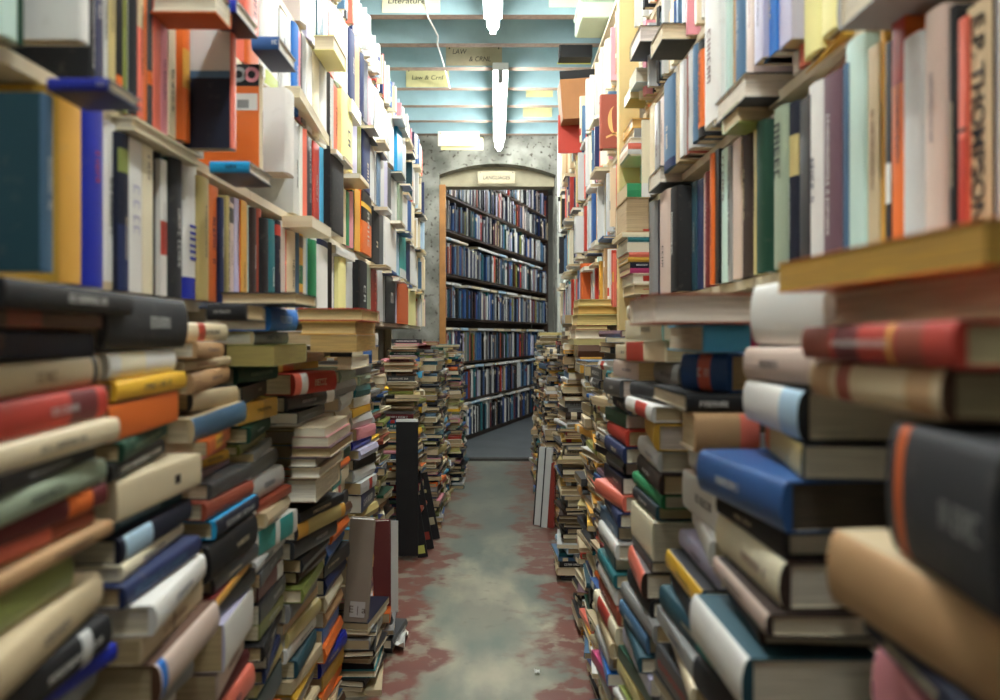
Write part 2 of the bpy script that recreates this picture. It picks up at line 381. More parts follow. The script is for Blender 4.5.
# ---- left case, third shelf
row(-1, .55, C_L, [
 (244, 258, 'salmon', None, dict(bands=[(0, .3, 'burnt_orange')])), (258.5, 264, W_, None), (264.3, 279, W_, None, dict(bands=[(.02, .16, 'lime')])), (279.3, 287, 'pale_grey', None), (287.3, 291, W_, None), (291.2, 297, 'bright_blue', None),
 (297.2, 302, 'pink', None), (302.2, 306, 'grey', 14), (306.2, 312, W_, 15), (312.2, 318, 'ivory', 20), (318.3, 325.5, W_, 38), (325.7, 329.5, BK, 56, dict(let=(.2, .9, .4, 'white'))), (329.7, 332.6, 'pale_grey', 48), (333, 338, 'salmon', 88),
 (338.3, 341, 'pale_grey', 80), (341.3, 352, 'pale_yellow', 86, dict(out=.01, hard=True)), (352.2, 357, 'lilac', 96), (357.3, 361.5, 'olive', 106), (362, 369.5, 'navy', 106, dict(hard=True)), (369.7, 374, 'pale_grey', 118), (374.2, 377, 'grey', 125),
 (377.2, 380.5, 'steel_blue', 124), (380.7, 384, 'pale_grey', 131), (384.2, 387.2, 'lilac', 134), (387.4, 391, 'dark_grey', 138), (391.2, 395, 'pale_grey', 142), (395.2, 399, W_, 147), (399.2, 402.5, 'sage', 150), (402.7, 407.5, W_, 166), (407.7, 411.3, 'blue', 168), (411.5, 414.5, 'cream', 170),
], 'third shelf up of the case with the striplight in front', h=.245, hmax=.257)
row(-1, .55, D_L, [
 (300, 306, W_, None), (306.3, 312, 'lilac', None), (312.3, 316, W_, None), (316.3, 323, 'dark_teal', None), (323.3, 328, 'sky_blue', None), (328.3, 334, 'salmon', None), (334.3, 339, 'mint', 2), (339.3, 343.5, 'ivory', 4), (343.7, 348.3, W_, 10), (348.6, 354, 'navy', 30, dict(hard=True)),
 (354.3, 359.5, 'tan', 38), (360, 363, 'navy', 49), (363.2, 368, 'dark_navy', 50), (368.2, 371, 'pink', 58), (371.2, 375, 'charcoal', 64), (375.2, 379, W_, 74), (379.2, 384, 'pale_grey', 82), (384.2, 389, W_, 90), (389.2, 394, 'pale_grey', 96), (394.3, 397, W_, 104),
 (397.3, 402.5, 'cyan', 118, dict(out=.02, hard=True)), (402.7, 406, 'pale_grey', 108, dict(out=.02)),
], 'fourth shelf up of the case with the yellow law card beyond', h=.245, hmax=.257)
PALE = ['white'] * 8 + ['pale_grey'] * 5 + ['cream'] * 4 + ['ivory'] * 3 + ['lilac', 'mint', 'pale_blue', 'pink', 'salmon', 'navy', 'charcoal', 'black', 'dark_teal', 'steel_blue', 'beige', 'teal', 'red', 'blue']
for zb, dd in ((A_L, 5.65), (B_L, 5.75), (C_L, 5.6), (D_L, 5.2)): shelf_run(-1, .55, zb, dd, 6.05, PALE, 'left far')
shelf_run(-1, .55, E_L, 2.6, 6.0, PALE, 'left top', h=.17)
shelf_run(-1, .55, B_L, .62, .8, PALE, 'near'); shelf_run(-1, .55, A_L, .62, .8, PALE, 'near'); shelf_run(-1, .55, C_L, .7, 1.64, PALE, 'near'); shelf_run(-1, .55, D_L, 1.0, 2.1, PALE, 'near')
for zb, a, b, n in ((C_L, 2.4, 5.8, 12), (B_L, 2.9, 5.7, 9), (D_L, 3.2, 5.8, 9), (E_L, 3.4, 5.6, 6)): lip(-1, .55, zb, a, b, n, 'lip', 0)
# ---- books lying on top of the left rows, jutting out over the aisle
LW = 'ledges of the case over the left-hand piles'
lying(-1, 'c', 48, 109, .83, .905, wz(91, .83), .0135, .17, 'royal_blue', dict(hard=True, cov='navy', let=(.0, .2, .5, 'white'), pg=(234, 230, 220)), LW, 0)
lying(-1, 'c', 210, 250, 1.42, 1.56, wz(173, 1.42), .021, .2, 'cyan', dict(hard=True, cov='dark_grey', pg=(234, 230, 220)), LW, 1)
lying(-1, 'c', 252, 279, 1.62, 1.76, wz(50, 1.62), .028, .2, 'blue', dict(hard=True, cov='navy', let=(.0, .3, .5, 'white'), pg=(234, 230, 220)), LW, 2)
lying(-1, 'c', 205, 237, 1.35, 1.47, wz(13, 1.35), .024, .2, 'royal_blue', dict(hard=True, cov='dark_navy', let=(.0, .35, .5, 'sky_blue'), pg=(234, 230, 220)), LW, 3)
lying(-1, 'cp', 150, 216, 1.28, 1.35, wz(13, 1.28), .045, .2, 'burnt_orange', dict(hard=True), LW, 4)
lying(-1, 'p', 236, 296, 1.66, 2.3, wz(158, 2.0), .02, .18, 'white', dict(hard=True), LW, 5)
lying(-1, 'p', 300, 332, 2.1, 2.7, wz(118, 2.3), .03, .2, 'ivory', dict(), LW, 6)
lying(-1, 'cp', 330, 352, 2.9, 3.1, wz(112, 2.9), .05, .2, 'white', dict(), LW, 7)
lying(-1, 'cp', 313, 334, 2.4, 2.6, wz(50, 2.4), .045, .2, 'pale_yellow', dict(), LW, 8)
lying(-1, 'c', 282, 312, 2.1, 2.35, wz(227, 2.1), .03, .2, 'cream', dict(), LW, 9)
lying(-1, 'p', 135, 200, 1.18, 1.44, wz(150, 1.31), .02, .17, 'ivory', dict(), LW, 10)
lying(-1, 's', 336, 355, 2.7, 3.0, wz(258, 2.85), .03, .2, 'white', dict(), LW, 11)
# ---- left piles
P1 = 'pile nearest the viewer under the teal hardback'
pile(-1, .66, .92, [
 (0, 130, 287, BK, dict(hard=True, df=.98, cov='charcoal')), (-40, 108, 311, 'brown', dict(bands=[(.55, .8, 'rust')], cov='dark_brown')), (-45, 93, 328, 'dark_navy', dict(hard=True, let=(.7, .8, .9, 'brown'))), (-40, 96, 360, 'beige', dict(hard=True, bands=[(.03, .08, 'charcoal')], let=(.4, .6, .5, 'brown'))),
 (-38, 106, 393, 'red', dict(hard=True, bands=[(.1, .35, 'maroon')])), (-30, 121, 430, 'cream', dict(hard=True)), (-40, 117, 458, BK, dict(let=(.3, .75, .35, 'pale_grey'))), (-36, 118, 476, 'sage', dict(hard=True)), (-40, 109, 503, 'maroon', dict(bands=[(.14, .36, 'orange')])),
 (-45, 101, 528, 'salmon', dict(bands=[(0, .4, 'rust')], hard=True)), (-35, 121, 547, 'tan', dict()), (-34, 79, 572, 'moss_green', dict(hard=True, df=.87)), (-20, 108, 604, 'beige', dict(hard=True)), (-20, 110, 650, BK, dict(let=(.1, .6, .3, 'white'), bands=[(.2, .3, 'pale_grey')])), (-40, 100, 690, 'royal_blue', dict(hard=True)), (-30, 106, 712, 'grey', {}),
], 735, P1)
P2 = 'second pile from the viewer, charcoal book on top'
pile(-1, .93, 1.2, [
 (100, 182, 296, 'charcoal', dict(hard=True, cov='dark_grey')), (92, 183, 349, W_, dict(hard=True, bands=[(.5, .85, 'ivory')])), (99, 190, 375, 'yellow', dict(hard=True)), (104, 176, 396, 'orange', dict(cov='rust', df=1.16)), (112, 167, 430, 'dark_green', dict(hard=True, let=(.2, .8, .3, 'sage'))), (108, 166, 449, BK, dict(let=(.1, .9, .5, 'white'))),
 (108, 200, 466, 'cream', dict(plain=1, hole=[(.3, .37, 'dark_brown', .36, .62)])), (98, 187, 503, 'dark_teal', dict(hard=True, let=(.3, .8, .4, 'pale_blue'))), (102, 197, 516, 'dark_navy', dict(hard=True, bands=[(.6, .95, 'pale_blue')])), (118, 182, 541, 'ivory', dict(hard=True)), (122, 200, 556, 'navy', dict(hard=True, let=(.2, .9, .5, 'steel_blue'))),
 (138, 208, 577, W_, dict(hard=True)), (134, 205, 606, 'beige', dict(bands=[(.5, .53, 'brown')])), (150, 213, 630, 'pink_beige', dict(bands=[(.9, .98, 'bright_blue')], cov='brown')), (100, 200, 668, 'dark_brown', {}), (96, 198, 690, 'grey', {}),
], 715, P2)
P3 = 'third pile, topped by the charcoal spine facing out'
pile(-1, 1.22, 1.48, [
 (207, 247, 303, 'charcoal', dict(ori='c', df=1.32, hard=True, let=(.35, .8, .25, 'white'))), (180, 226, 322, 'cream', dict(hard=True, bands=[(.55, .7, 'red')], cov='brown')), (184, 232, 341, 'tan', dict(hard=True)), (182, 230, 358, 'beige', dict(hard=True)), (180, 233, 368, 'tan', dict(hard=True)), (182, 234, 388, 'beige', dict(hard=True, cov='charcoal')), (192, 241, 408, 'steel_blue', dict(hard=True, cov='beige')),
 (195, 240, 432, 'orange', dict(bands=[(.4, .7, 'yellow')])), (188, 228, 447, 'pink', dict(bands=[(.0, .5, 'red')])), (178, 226, 456, 'mustard', {}), (185, 232, 468, 'mauve', dict(hard=True)), (198, 252, 474, 'dark_grey', dict(hard=True)), (200, 252, 490, 'rust', dict(hard=True)), (204, 258, 508, 'dark_navy', dict(cov='cyan', let=(.1, .8, .5, 'pale_grey'))), (202, 258, 526, BK, dict(hard=True)),
 (205, 255, 562, 'dark_grey', {}), (208, 254, 578, 'maroon', dict(bands=[(0, 1, 'ochre')])), (212, 250, 588, 'black', {}), (216, 255, 604, W_, dict(hard=False, W=.2, cov='lilac')), (205, 250, 650, 'pink_beige', {}), (205, 246, 676, 'maroon', {}), (205, 248, 690, 'salmon', {}),
], 720, P3)
P4 = 'fourth pile, topped by the thick cream page block'
pile(-1, 1.5, 1.76, [
 (220, 296, 292, 'charcoal', dict(ori='cp', df=1.67, hard=True, pg=(236, 216, 178))), (264, 294, 307, 'bright_blue', dict(hard=True, pg=(226, 214, 190), W=.2, let=(.2, .7, .5, 'pale_blue'))), (246, 290, 331, 'grey', dict(cov='beige')), (226, 274, 345, 'moss_green', dict(ori='cp', pg=(176, 160, 88))), (232, 276, 364, 'dark_green', dict(hard=True, let=(.15, .7, .3, 'sage'))), (232, 277, 382, BK, dict(let=(.2, .4, .3, 'white'))),
 (244, 273, 399, 'yellow', dict(bands=[(.0, .4, 'mustard')], yaw=10)), (244, 272, 420, 'dark_green', dict(hard=True)), (236, 268, 436, 'olive', {}), (250, 272, 446, 'grey', {}), (247, 275, 455, 'dark_grey', dict(hard=True, cov='pale_grey')), (250, 276, 472, 'pale_grey', {}), (256, 288, 496, 'rust', {}), (258, 290, 505, 'beige', {}), (256, 292, 520, W_, dict(bands=[(.1, .4, 'turquoise'), (.5, .85, 'turquoise')])),
 (252, 286, 545, 'pale_grey', dict(hard=True)), (255, 285, 558, 'dark_grey', {}), (252, 284, 572, 'maroon', dict(bands=[(.0, .25, 'white')])), (256, 284, 590, 'charcoal', {}), (255, 284, 610, 'olive', {}), (256, 284, 625, 'black', {}), (258, 282, 640, 'dark_navy', {}), (255, 284, 652, 'navy', {}), (252, 280, 666, 'khaki', {}), (250, 282, 680, 'dark_teal', {}),
], 710, P4)
P5 = 'fifth pile, a red flat book on top'
pile(-1, 1.8, 2.08, [
 (296, 363, 308, 'red', dict(ori='cp', hard=True, pg=(226, 196, 140), df=2.05)), (300, 356, 321, 'ochre', dict(ori='cp', pg=(214, 178, 112))), (310, 357, 335, 'tan', dict(ori='cp', pg=(218, 180, 108))), (288, 326, 351, 'tan', dict(hard=True)), (277, 320, 362, 'mustard', dict(bands=[(.65, .9, 'orange')])),
 (277, 341, 371, 'red', dict(hard=True, dn=1.74, df=2.0, tilt=0, bands=[(.7, .85, 'white'), (.85, 1, 'salmon')], let=(.2, .55, .5, 'cream'))), (285, 332, 391, 'dark_grey', dict(bands=[(.02, .2, 'white'), (.5, .53, 'black')])), (292, 331, 407, BK, dict(let=(.3, .9, .2, 'grey'))), (268, 300, 418, 'pale_grey', dict(hard=True)), (294, 325, 428, 'cream', dict(ori='cp')), (292, 328, 437, 'pink', dict(ori='cp')),
 (290, 331, 447, 'mauve', dict(ori='cp', hard=True)), (289, 316, 458, 'dark_grey', dict(ori='cp', hard=True)), (290, 320, 468, 'beige', dict(ori='cp', hard=True)), (286, 316, 479, 'brown', dict(ori='cp')), (262, 293, 491, W_, dict(hard=True)), (296, 344, 502, 'charcoal', dict(hard=True)), (299, 340, 512, 'ochre', dict(bands=[(.1, .8, 'khaki')], cov='charcoal')), (290, 338, 528, 'dark_grey', {}), (296, 330, 546, 'charcoal', {}), (292, 326, 560, 'dark_brown', dict(hard=True)),
 (296, 328, 572, 'moss_green', dict(hard=True)), (285, 318, 586, 'grey', dict(hard=True)), (284, 316, 604, 'tan', {}), (286, 318, 614, 'khaki', {}), (284, 316, 630, W_, {}), (286, 320, 644, 'dark_teal', dict(hard=True)), (290, 322, 662, 'beige', {}), (288, 318, 674, 'yellow', {}),
], 688, P5)
P6 = 'sixth pile, lower and behind the red flat book'
pile(-1, 2.12, 2.4, [
 (334, 362, 331, W_, dict(hard=True)), (330, 352, 346, 'charcoal', dict(ori='c', df=2.3)), (336, 352, 357, 'beige', dict(ori='cp')), (334, 360, 368, 'sage', {}), (330, 356, 380, 'grey', dict(hard=True)), (335, 353, 394, 'pale_grey', dict(hard=True)), (330, 352, 408, 'beige', dict(hard=True)), (328, 352, 424, 'khaki', dict(hard=True)), (330, 351, 438, 'pale_blue', dict(hard=True)), (326, 350, 452, 'dark_green', {}), (330, 348, 462, 'orange', {}), (332, 348, 470, 'turquoise', dict(bands=[(0, .5, 'cream')])),
 (332, 346, 484, 'cream', dict(bands=[(.4, .6, 'red')])), (326, 348, 496, 'charcoal', {}), (324, 350, 510, 'brown', {}), (326, 350, 522, 'orange', {}), (322, 346, 536, 'blue', dict(hard=True)), (322, 348, 552, 'charcoal', {}), (320, 345, 568, 'navy', {}), (318, 346, 584, 'ivory', dict(hard=True)), (318, 344, 600, 'tan', {}), (316, 344, 616, 'bright_blue', {}), (320, 346, 630, 'orange', {}), (318, 344, 645, 'royal_blue', dict(hard=True)), (316, 346, 662, 'mustard', {}), (318, 344, 678, 'orange', {}),
], 690, P6)
P7 = 'seventh pile, beside the standing grey folio'
pile(-1, 2.49, 2.74, [
 (356, 378, 333, W_, {}), (352, 372, 346, 'blue', dict(hard=True, ori='c', df=2.65, bands=[(.6, 1, 'turquoise')])), (350, 374, 362, 'grey', {}), (354, 372, 374, 'sage', dict(hard=True)), (352, 370, 384, 'teal', {}), (350, 372, 396, W_, {}), (352, 371, 406, 'yellow', {}), (350, 372, 414, 'pale_grey', {}), (356, 374, 426, 'pink', {}), (350, 372, 438, 'royal_blue', {}), (356, 378, 446, 'lilac', {}), (354, 374, 456, BK, {}), (350, 376, 466, 'pale_grey', {}), (358, 378, 478, 'pale_grey', dict(bands=[(.3, .5, 'red')])),
 (356, 376, 490, 'navy', dict(let=(.1, .9, .6, 'white'))), (352, 376, 508, 'khaki', {}), (352, 374, 520, 'sky_blue', {}), (356, 374, 532, 'orange', {}), (350, 370, 545, 'dark_grey', {}), (356, 376, 556, 'ochre', {}),
], 575, P7)
d = 2.78
while d < 6.5:
    L = R.uniform(.24, .3); far = d > 5.9
    if 3.6 < d < 4.02: d = 4.02
    heap(-1, d, d + L, (.47 if d < 3 else .5) if d < 3.9 else .41 if d < 4.4 else .34 if d < 5.6 else .26, R.uniform(.98, 1.12) - (.12 if far else 0), 'left', stuff=True, foot=.02, mix=DARK, turn=('c',) * 8 + ('p', 'cp'))
    d += L + .02
heap(-1, 2.42, 2.68, .375, .225, 'left', stuff=True, foot=.0); heap(-1, 2.74, 3.0, .36, .145, 'left', stuff=True)
# ---- right case
A_R, B_R, C_R, D_R = EYE + .115, EYE + .445, EYE + .765, EYE + 1.06
row(1, .5, A_R, [
 (994, 1004, 'pale_grey', None, dict(out=-.004)), (967, 993, 'beige', 2, dict(cov='black', thompson=1, out=.0, hard=False)), (958.5, 966.5, 'salmon', 18, dict(out=.006, bands=[(.0, .42, 'red'), (.45, .47, 'black')])), (950, 958, BK, 6), (927.5, 949.5, 'pink_beige', 10, dict(hard=True)), (906, 926, 'pale_grey', 36, dict(hard=True, cov='grey')),
 (892, 905.5, 'orange', 17, dict(bands=[(.7, 1, 'red')])), (885.5, 891, 'charcoal', 42, dict(bands=[(.2, .4, 'white')])), (880, 885, 'ochre', 27), (868, 879.5, 'beige', 46, {}), (848, 867.5, 'mint', 40, dict(hard=True)), (843, 847.5, 'steel_blue', 64), (826, 842.5, 'mauve', 75, dict(let=(.1, .78, .3, 'white'))),
 (811, 825.5, W_, 84, {}), (800, 810.5, 'charcoal', 98, dict(cov='mauve')), (789, 799.5, 'dark_navy', 104, dict(bands=[(.55, .8, 'khaki')])), (776, 788.5, 'sage', 108, dict(let=(.5, .9, .7, 'charcoal'))), (768, 775.5, W_, 116), (758.5, 767.5, 'dark_green', 122, {}), (754.5, 758, 'khaki', 130),
 (742, 754, 'dark_brown', 132, dict(hard=True)), (733, 741.5, 'pink_beige', 140, {}), (729, 732.7, 'grey', 146, dict(let=(.1, .9, .7, 'black'))), (719.5, 728.7, 'mint', 150, dict(let=(.6, .95, .5, 'grey'))), (715, 719.2, BK, 150), (711, 714.7, 'orange', 154), (706.5, 710.7, 'maroon', 172, dict(let=(.1, .9, .5, 'pink'))), (703.7, 706.2, 'pink_beige', 174),
 (697, 703.4, 'navy', 180, {}), (692, 696.8, 'dark_teal', 182), (672, 679, BK, 188, dict(out=.02, hard=True)), (661, 671, 'pink_beige', 192, dict(out=.02, hard=True)), (655.5, 660.7, 'dark_navy', 196), (650.5, 655.2, 'grey', 200),
], 'lowest shelf of the case opposite, level with the beige lettered spine', h=.28, hmax=.306)
row(1, .47, B_R, [
 (778, 792, 'lilac', None, dict(up=.036)), (764, 777.5, 'bright_blue', None, dict(up=.036)), (754.5, 763.5, 'lilac', None, dict(up=.036)), (746.5, 754, 'pink_beige', None, dict(up=.036)), (738, 746, 'steel_blue', None, dict(cov='pale_blue', up=.036)), (730, 737.5, 'tan', None, dict(up=.036)), (722, 729.5, 'mint', None, dict(up=.036)), (706, 721, W_, None, dict(out=.01, hard=True)), (700, 705.5, BK, 42, dict(bands=[(.1, .9, 'orange')], let=(.1, .9, .6, 'black'))), (694.5, 699.5, 'steel_blue', 46), (690, 694.2, 'pale_grey', 52),
 (684.5, 689.7, 'rust', 58), (680, 684.2, 'pale_grey', 62), (676, 679.7, 'beige', 66), (665, 675.5, 'steel_blue', 80, dict(hard=True, bands=[(.0, .1, 'navy')])), (660, 664.7, 'pink_beige', 98), (655, 659.7, 'grey', 104), (650, 654.6, 'cream', 106),
], 'second shelf up opposite, with the tall white spine', h=.285, hmax=.297)
row(1, .5, B_R, [(824, 842, 'pale_yellow', None), (806, 823, 'pale_yellow', None), (800, 805.5, 'salmon', None), (794, 799.5, W_, None)], 'second shelf up opposite, over the mint hardback', h=.28, hmax=.297)
RL = 'ledges of the case over the piles opposite'
lying(1, 'cp', 745, 812, 1.45, 1.66, wz(98, 1.45), .047, .2, 'beige', dict(hard=True, cov='dark_grey', pg=(232, 222, 206)), RL, 0)
lying(1, 'cp', 738, 785, 1.5, 1.6, wz(122, 1.5), .04, .2, 'cream', dict(cov='moss_green'), RL, 1)
lying(1, 'cp', 660, 714, 2.2, 2.36, wz(183, 2.2), .048, .2, 'dark_grey', dict(hard=True, pg=(226, 214, 198)), RL, 2)
lying(1, 'p', 842, 802, 1.15, 1.35, wz(58, 1.25), .026, .2, 'mustard', dict(pg=(202, 148, 66)), RL, 3)
lying(1, 'cp', 880, 950, .914, 1.02, EYE + .388, .05, .2, 'white', dict(cov='grey'), RL, 4)
lying(1, 'p', 862, 822, 1.14, 1.32, wz(62, 1.2), .012, .2, 'rust', dict(cov='rust', pg=(180, 110, 80)), RL, 5)
lying(1, 'cp', 662, 720, 2.05, 2.2, wz(40, 2.05), .045, .25, 'white', dict(hard=True, cov='charcoal'), RL, 6)
lying(1, 'cp', 640, 668, 2.35, 2.52, wz(42, 2.35), .05, .25, 'charcoal', dict(hard=True, pg=(232, 220, 214)), RL, 7)
lying(1, 'cp', 636, 664, 2.5, 2.62, wz(82, 2.5), .045, .25, 'pale_blue', dict(), RL, 8)
lying(1, 'cp', 630, 660, 2.6, 2.72, wz(98, 2.6), .035, .25, 'olive', dict(), RL, 9)
# ---- books lying one on another in the bay beside the pine post
BAY = 'bay beside the pine post'
pile(1, 2.6, 2.78, [(632, 652, 118, 'ochre', dict(ori='cp', pg=(206, 160, 90))), (634, 650, 128, 'grey', dict(ori='c')), (630, 652, 137, 'white', dict(ori='cp')), (628, 650, 143, 'salmon', dict(ori='c')), (628, 652, 149, 'pale_grey', dict(ori='c')), (630, 652, 154, 'cream', dict(ori='cp'))], 162, BAY, floor=False)
pile(1, 2.56, 2.78, [(627, 651, 183, 'green', dict(ori='c', bands=[(.0, .4, 'white')])), (626, 650, 197, 'tan', dict(ori='cp', pg=(196, 170, 130))), (622, 650, 232, 'ivory', dict(ori='c')), (628, 651, 237, 'teal', dict(ori='c')), (627, 651, 242, 'white', dict(ori='cp')), (629, 651, 252, 'salmon', dict(ori='c')), (628, 652, 257, 'mustard', dict(ori='c')), (630, 651, 262, 'dark_navy', dict(ori='c', let=(.1, .7, .5, 'white'))), (630, 651, 268, 'magenta', dict(ori='c')), (633, 652, 273, 'ivory', dict(ori='cp', hard=True)), (634, 652, 284, 'cream', dict(ori='cp'))], 296, BAY, floor=False)
# ---- right case beyond the pine post
for zb, h, p, q in ((A_R, .2, 3.2, 4.0), (A_R, .2, 4.12, 6), (B_R, .21, 3.2, 4.3), (B_R, .21, 4.4, 6), (C_R, .21, 3.34, 6), (D_R, .2, 3.2, 4.55), (D_R, .2, 4.82, 6)): shelf_run(1, .5, zb, p, q, PALE + ['ochre', 'salmon', 'cream', 'navy', 'black', 'steel_blue', 'khaki', 'tan', 'black'], 'right far', h=h + .03)
for zb, n in ((B_R, 8), (C_R, 8), (D_R, 8), (A_R + .24, 4)): lip(1, .5, zb, 3.3, 5.8, n, 'lip', 0)
shelf_run(1, .5, C_R, 1.2, 2.75, PALE, 'right upper'); shelf_run(1, .5, D_R, 1.6, 2.75, PALE, 'right upper'); shelf_run(1, .5, A_R, .6, .7, PALE, 'near'); shelf_run(1, .5, B_R, .8, 1.06, PALE, 'near'); shelf_run(1, .5, A_R, 2.5, 2.8, PALE, 'x'); shelf_run(1, .5, B_R, 2.5, 2.8, PALE, 'x')
row(1, .5, C_R, [(600.8, 602.4, 'rust', 96, dict(out=.06, W=.15, hard=True, cov='rust', emblem=1, label='rust red book facing out beside the pine post with crescent emblem'))], 'case beyond the pine post', h=.2)
row(1, .5, B_R, [(575.2, 576.6, 'pale_grey', 217, dict(out=.06, W=.15, hard=True, label='pale grey blank-covered book facing out under the crescent one, farther along'))], 'far right row', h=.2)
row(1, .5, A_R, [(581.4, 582.8, 'burnt_orange', 263, dict(out=.06, W=.12, hard=True, label='burnt orange book facing out below the pale grey face-out one'))], 'far right low row', h=.2)
# ---- right piles
Q1 = 'nearest pile opposite, yellow page block on top'
pile(1, .5, .82, [
 (985, 778, 246, 'orange', dict(ori='p', pg=(214, 164, 62), hard=False, W=.22)), (1003, 826, 283, 'cream', dict(ori='p', hard=True, pg=(216, 196, 164), W=.2)), (985, 795, 322, 'red', dict(hard=True, bands=[(.14, .28, 'rust'), (.52, .7, 'maroon'), (.74, 1., 'rust'), (.3, .33, 'ochre')], W=.2, dn=.49)),
 (966, 808, 362, 'beige', dict(hard=True, cov='brown', bands=[(.05, .2, 'tan'), (.6, .72, 'rust'), (.78, .98, 'tan')], W=.18, dn=.515)), (1010, 900, 425, 'charcoal', dict(hard=True, let=(.05, .4, .28, 'grey'), bands=[(.8, .9, 'burnt_orange')], W=.2, dn=.43, df=.62)), (1000, 846, 560, 'tan', dict(plain=1, hard=True, cov='beige', dn=.46, df=.7)), (1000, 860, 655, 'dark_navy', dict(hard=True, dn=.46, df=.68)), (1000, 872, 672, 'dark_green', dict(dn=.48, df=.7)), (1000, 866, 690, 'pink', dict(dn=.48, df=.7)),
], 740, Q1, W=.18)
Q2 = 'second pile opposite, white rounded spine on top'
pile(1, .84, 1.08, [
 (832, 757, 280, W_, dict(plain=1, hard=True, W=.2)), (812, 753, 345, 'pink_beige', dict(hard=True)), (809, 749, 382, W_, dict(hard=True, cov='charcoal', bands=[(.0, .3, 'pale_blue')])), (805, 764, 430, 'khaki', dict(hard=False, bands=[(.85, 1, 'orange')], cov='charcoal')), (800, 690, 460, 'blue', dict(hard=True, W=.22, pg=(60, 52, 44), df=1.1)), (798, 712, 510, 'black', dict(hard=True, cov='charcoal')), (790, 722, 533, 'ivory', dict(hard=True, cov='dark_brown')), (770, 712, 578, 'pink_beige', dict(hard=True, cov='dark_brown')), (778, 720, 600, 'dark_brown', dict(hard=True)), (755, 690, 618, W_, dict(hard=True, cov='dark_teal', W=.14)), (770, 705, 672, 'turquoise', dict(cov='dark_brown')), (766, 702, 690, 'charcoal', dict(hard=True)),  # blue book's page tint darkened to carry the shade on its end
], 730, Q2)
Q3 = 'third pile opposite, brown-red hardback on top'
pile(1, 1.13, 1.4, [
 (654, 757, 293, 'rust', dict(ori='cp', hard=True, df=1.33, pg=(228, 214, 200), cov='rust')), (703, 757, 324, 'sky_blue', dict(ori='c', hard=True, dn=1.16, bands=[(.0, .15, 'magenta')])), (742, 681, 352, 'blue', dict(hard=True, bands=[(.35, .62, 'salmon')], dn=1.16, df=1.3, pg=(206, 170, 120))), (686, 758, 395, BK, dict(ori='c', hard=True, dn=1.15)), (694, 758, 414, 'tan', dict(ori='c', df=1.22, bands=[(0, .3, 'salmon')])),
 (728, 685, 440, 'pale_grey', {}), (722, 684, 478, W_, dict(cov='pink_beige', W=.14)), (720, 690, 520, W_, dict(ori='s')), (716, 684, 545, 'lilac', dict(hard=True)), (708, 664, 566, 'yellow', dict(hard=True, cov='charcoal')), (700, 672, 588, 'charcoal', {}), (712, 660, 606, 'dark_teal', dict(hard=True)), (700, 655, 632, 'grey', {}), (704, 660, 650, 'cream', {}), (700, 655, 668, 'dark_grey', dict(let=(.1, .9, .4, 'red'))),
], 700, Q3)
Q4 = 'fourth pile opposite, with the cream boxes'
pile(1, 1.43, 1.7, [
 (655, 629, 303, 'ivory', dict(hard=True, W=.18)), (664, 626, 318, 'ivory', dict(cov='turquoise', W=.18)), (662, 630, 340, 'cream', dict(W=.18, bands=[(.5, .95, 'red')])), (683, 656, 362, 'grey', dict(hard=True, dn=1.38)), (668, 632, 384, 'charcoal', dict(hard=True)), (652, 630, 400, W_, dict(bands=[(.2, .6, 'red')], cov='white')), (668, 640, 416, 'mustard', dict(hard=True, pg=(222, 208, 196))), (664, 638, 442, 'pale_grey', dict(hard=True)), (668, 634, 462, 'dark_brown', {}), (664, 636, 482, 'green', dict(hard=True)),
 (662, 634, 496, 'charcoal', dict(hard=True, cov='dark_teal')), (658, 630, 510, 'ivory', dict(W=.15)), (660, 628, 548, 'dark_grey', {}), (655, 626, 558, 'salmon', dict(hard=True, cov='dark_brown')), (658, 626, 584, 'black', {}), (656, 622, 600, 'grey', dict(hard=True)), (652, 622, 618, 'steel_blue', {}), (650, 620, 636, 'dark_teal', {}), (650, 624, 652, 'lilac', {}), (650, 622, 668, 'dark_green', {}), (652, 622, 684, 'khaki', {}),
], 705, Q4)
Q5 = 'fifth pile opposite, behind the cream boxes'
pile(1, 1.74, 2.0, [
 (632, 616, 345, 'cream', {}), (640, 612, 360, 'pink_beige', {}), (626, 604, 378, 'dark_grey', dict(hard=True, pg=(222, 204, 196))), (634, 610, 396, 'charcoal', dict(hard=True)), (628, 606, 410, 'dark_green', {}), (630, 608, 424, 'red', {}), (626, 606, 440, 'navy', dict(hard=True)), (628, 606, 456, 'charcoal', dict(hard=True, pg=(222, 206, 198))), (626, 604, 470, 'dark_navy', {}), (622, 600, 486, 'salmon', dict(hard=True)), (624, 602, 502, 'navy', {}), (622, 600, 516, 'steel_blue', {}), (620, 598, 530, W_, dict(hard=True)), (622, 600, 546, 'dark_teal', {}), (618, 598, 560, 'teal', {}), (620, 598, 574, W_, dict(hard=True, pg=(222, 210, 190))), (620, 600, 590, 'rust', dict(hard=True)), (618, 596, 606, 'ivory', dict(bands=[(.3, .8, 'red')])), (616, 596, 624, 'beige', dict(hard=True)), (616, 596, 640, 'pale_grey', dict(hard=True)), (614, 594, 656, 'bright_blue', {}), (614, 594, 668, 'magenta', {}), (616, 596, 680, 'grey', {}),
], 692, Q5)
d = 2.04; TANS = MIX + ['cream', 'tan', 'khaki', 'beige', 'ochre', 'mustard'] * 3 + ['charcoal', 'dark_brown', 'black'] * 3
while d < 6.3:
    L = R.uniform(.24, .3)
    if 3.05 < d < 3.56: d = 3.56
    heap(1, d, d + L, .345 if d < 3 else .365 if 3.6 < d < 4.55 else .325, R.uniform(.98, 1.12) + (.1 if 2.9 < d < 3.9 else 0), 'right', stuff=True, foot=.0 if 3.6 < d < 4.55 else .03, mix=TANS, turn=('c',) * 5 + ('p', 'cp'))
    d += L + .02
YL = 'yellowed stack just past the pine post'
YP = (222, 196, 122)
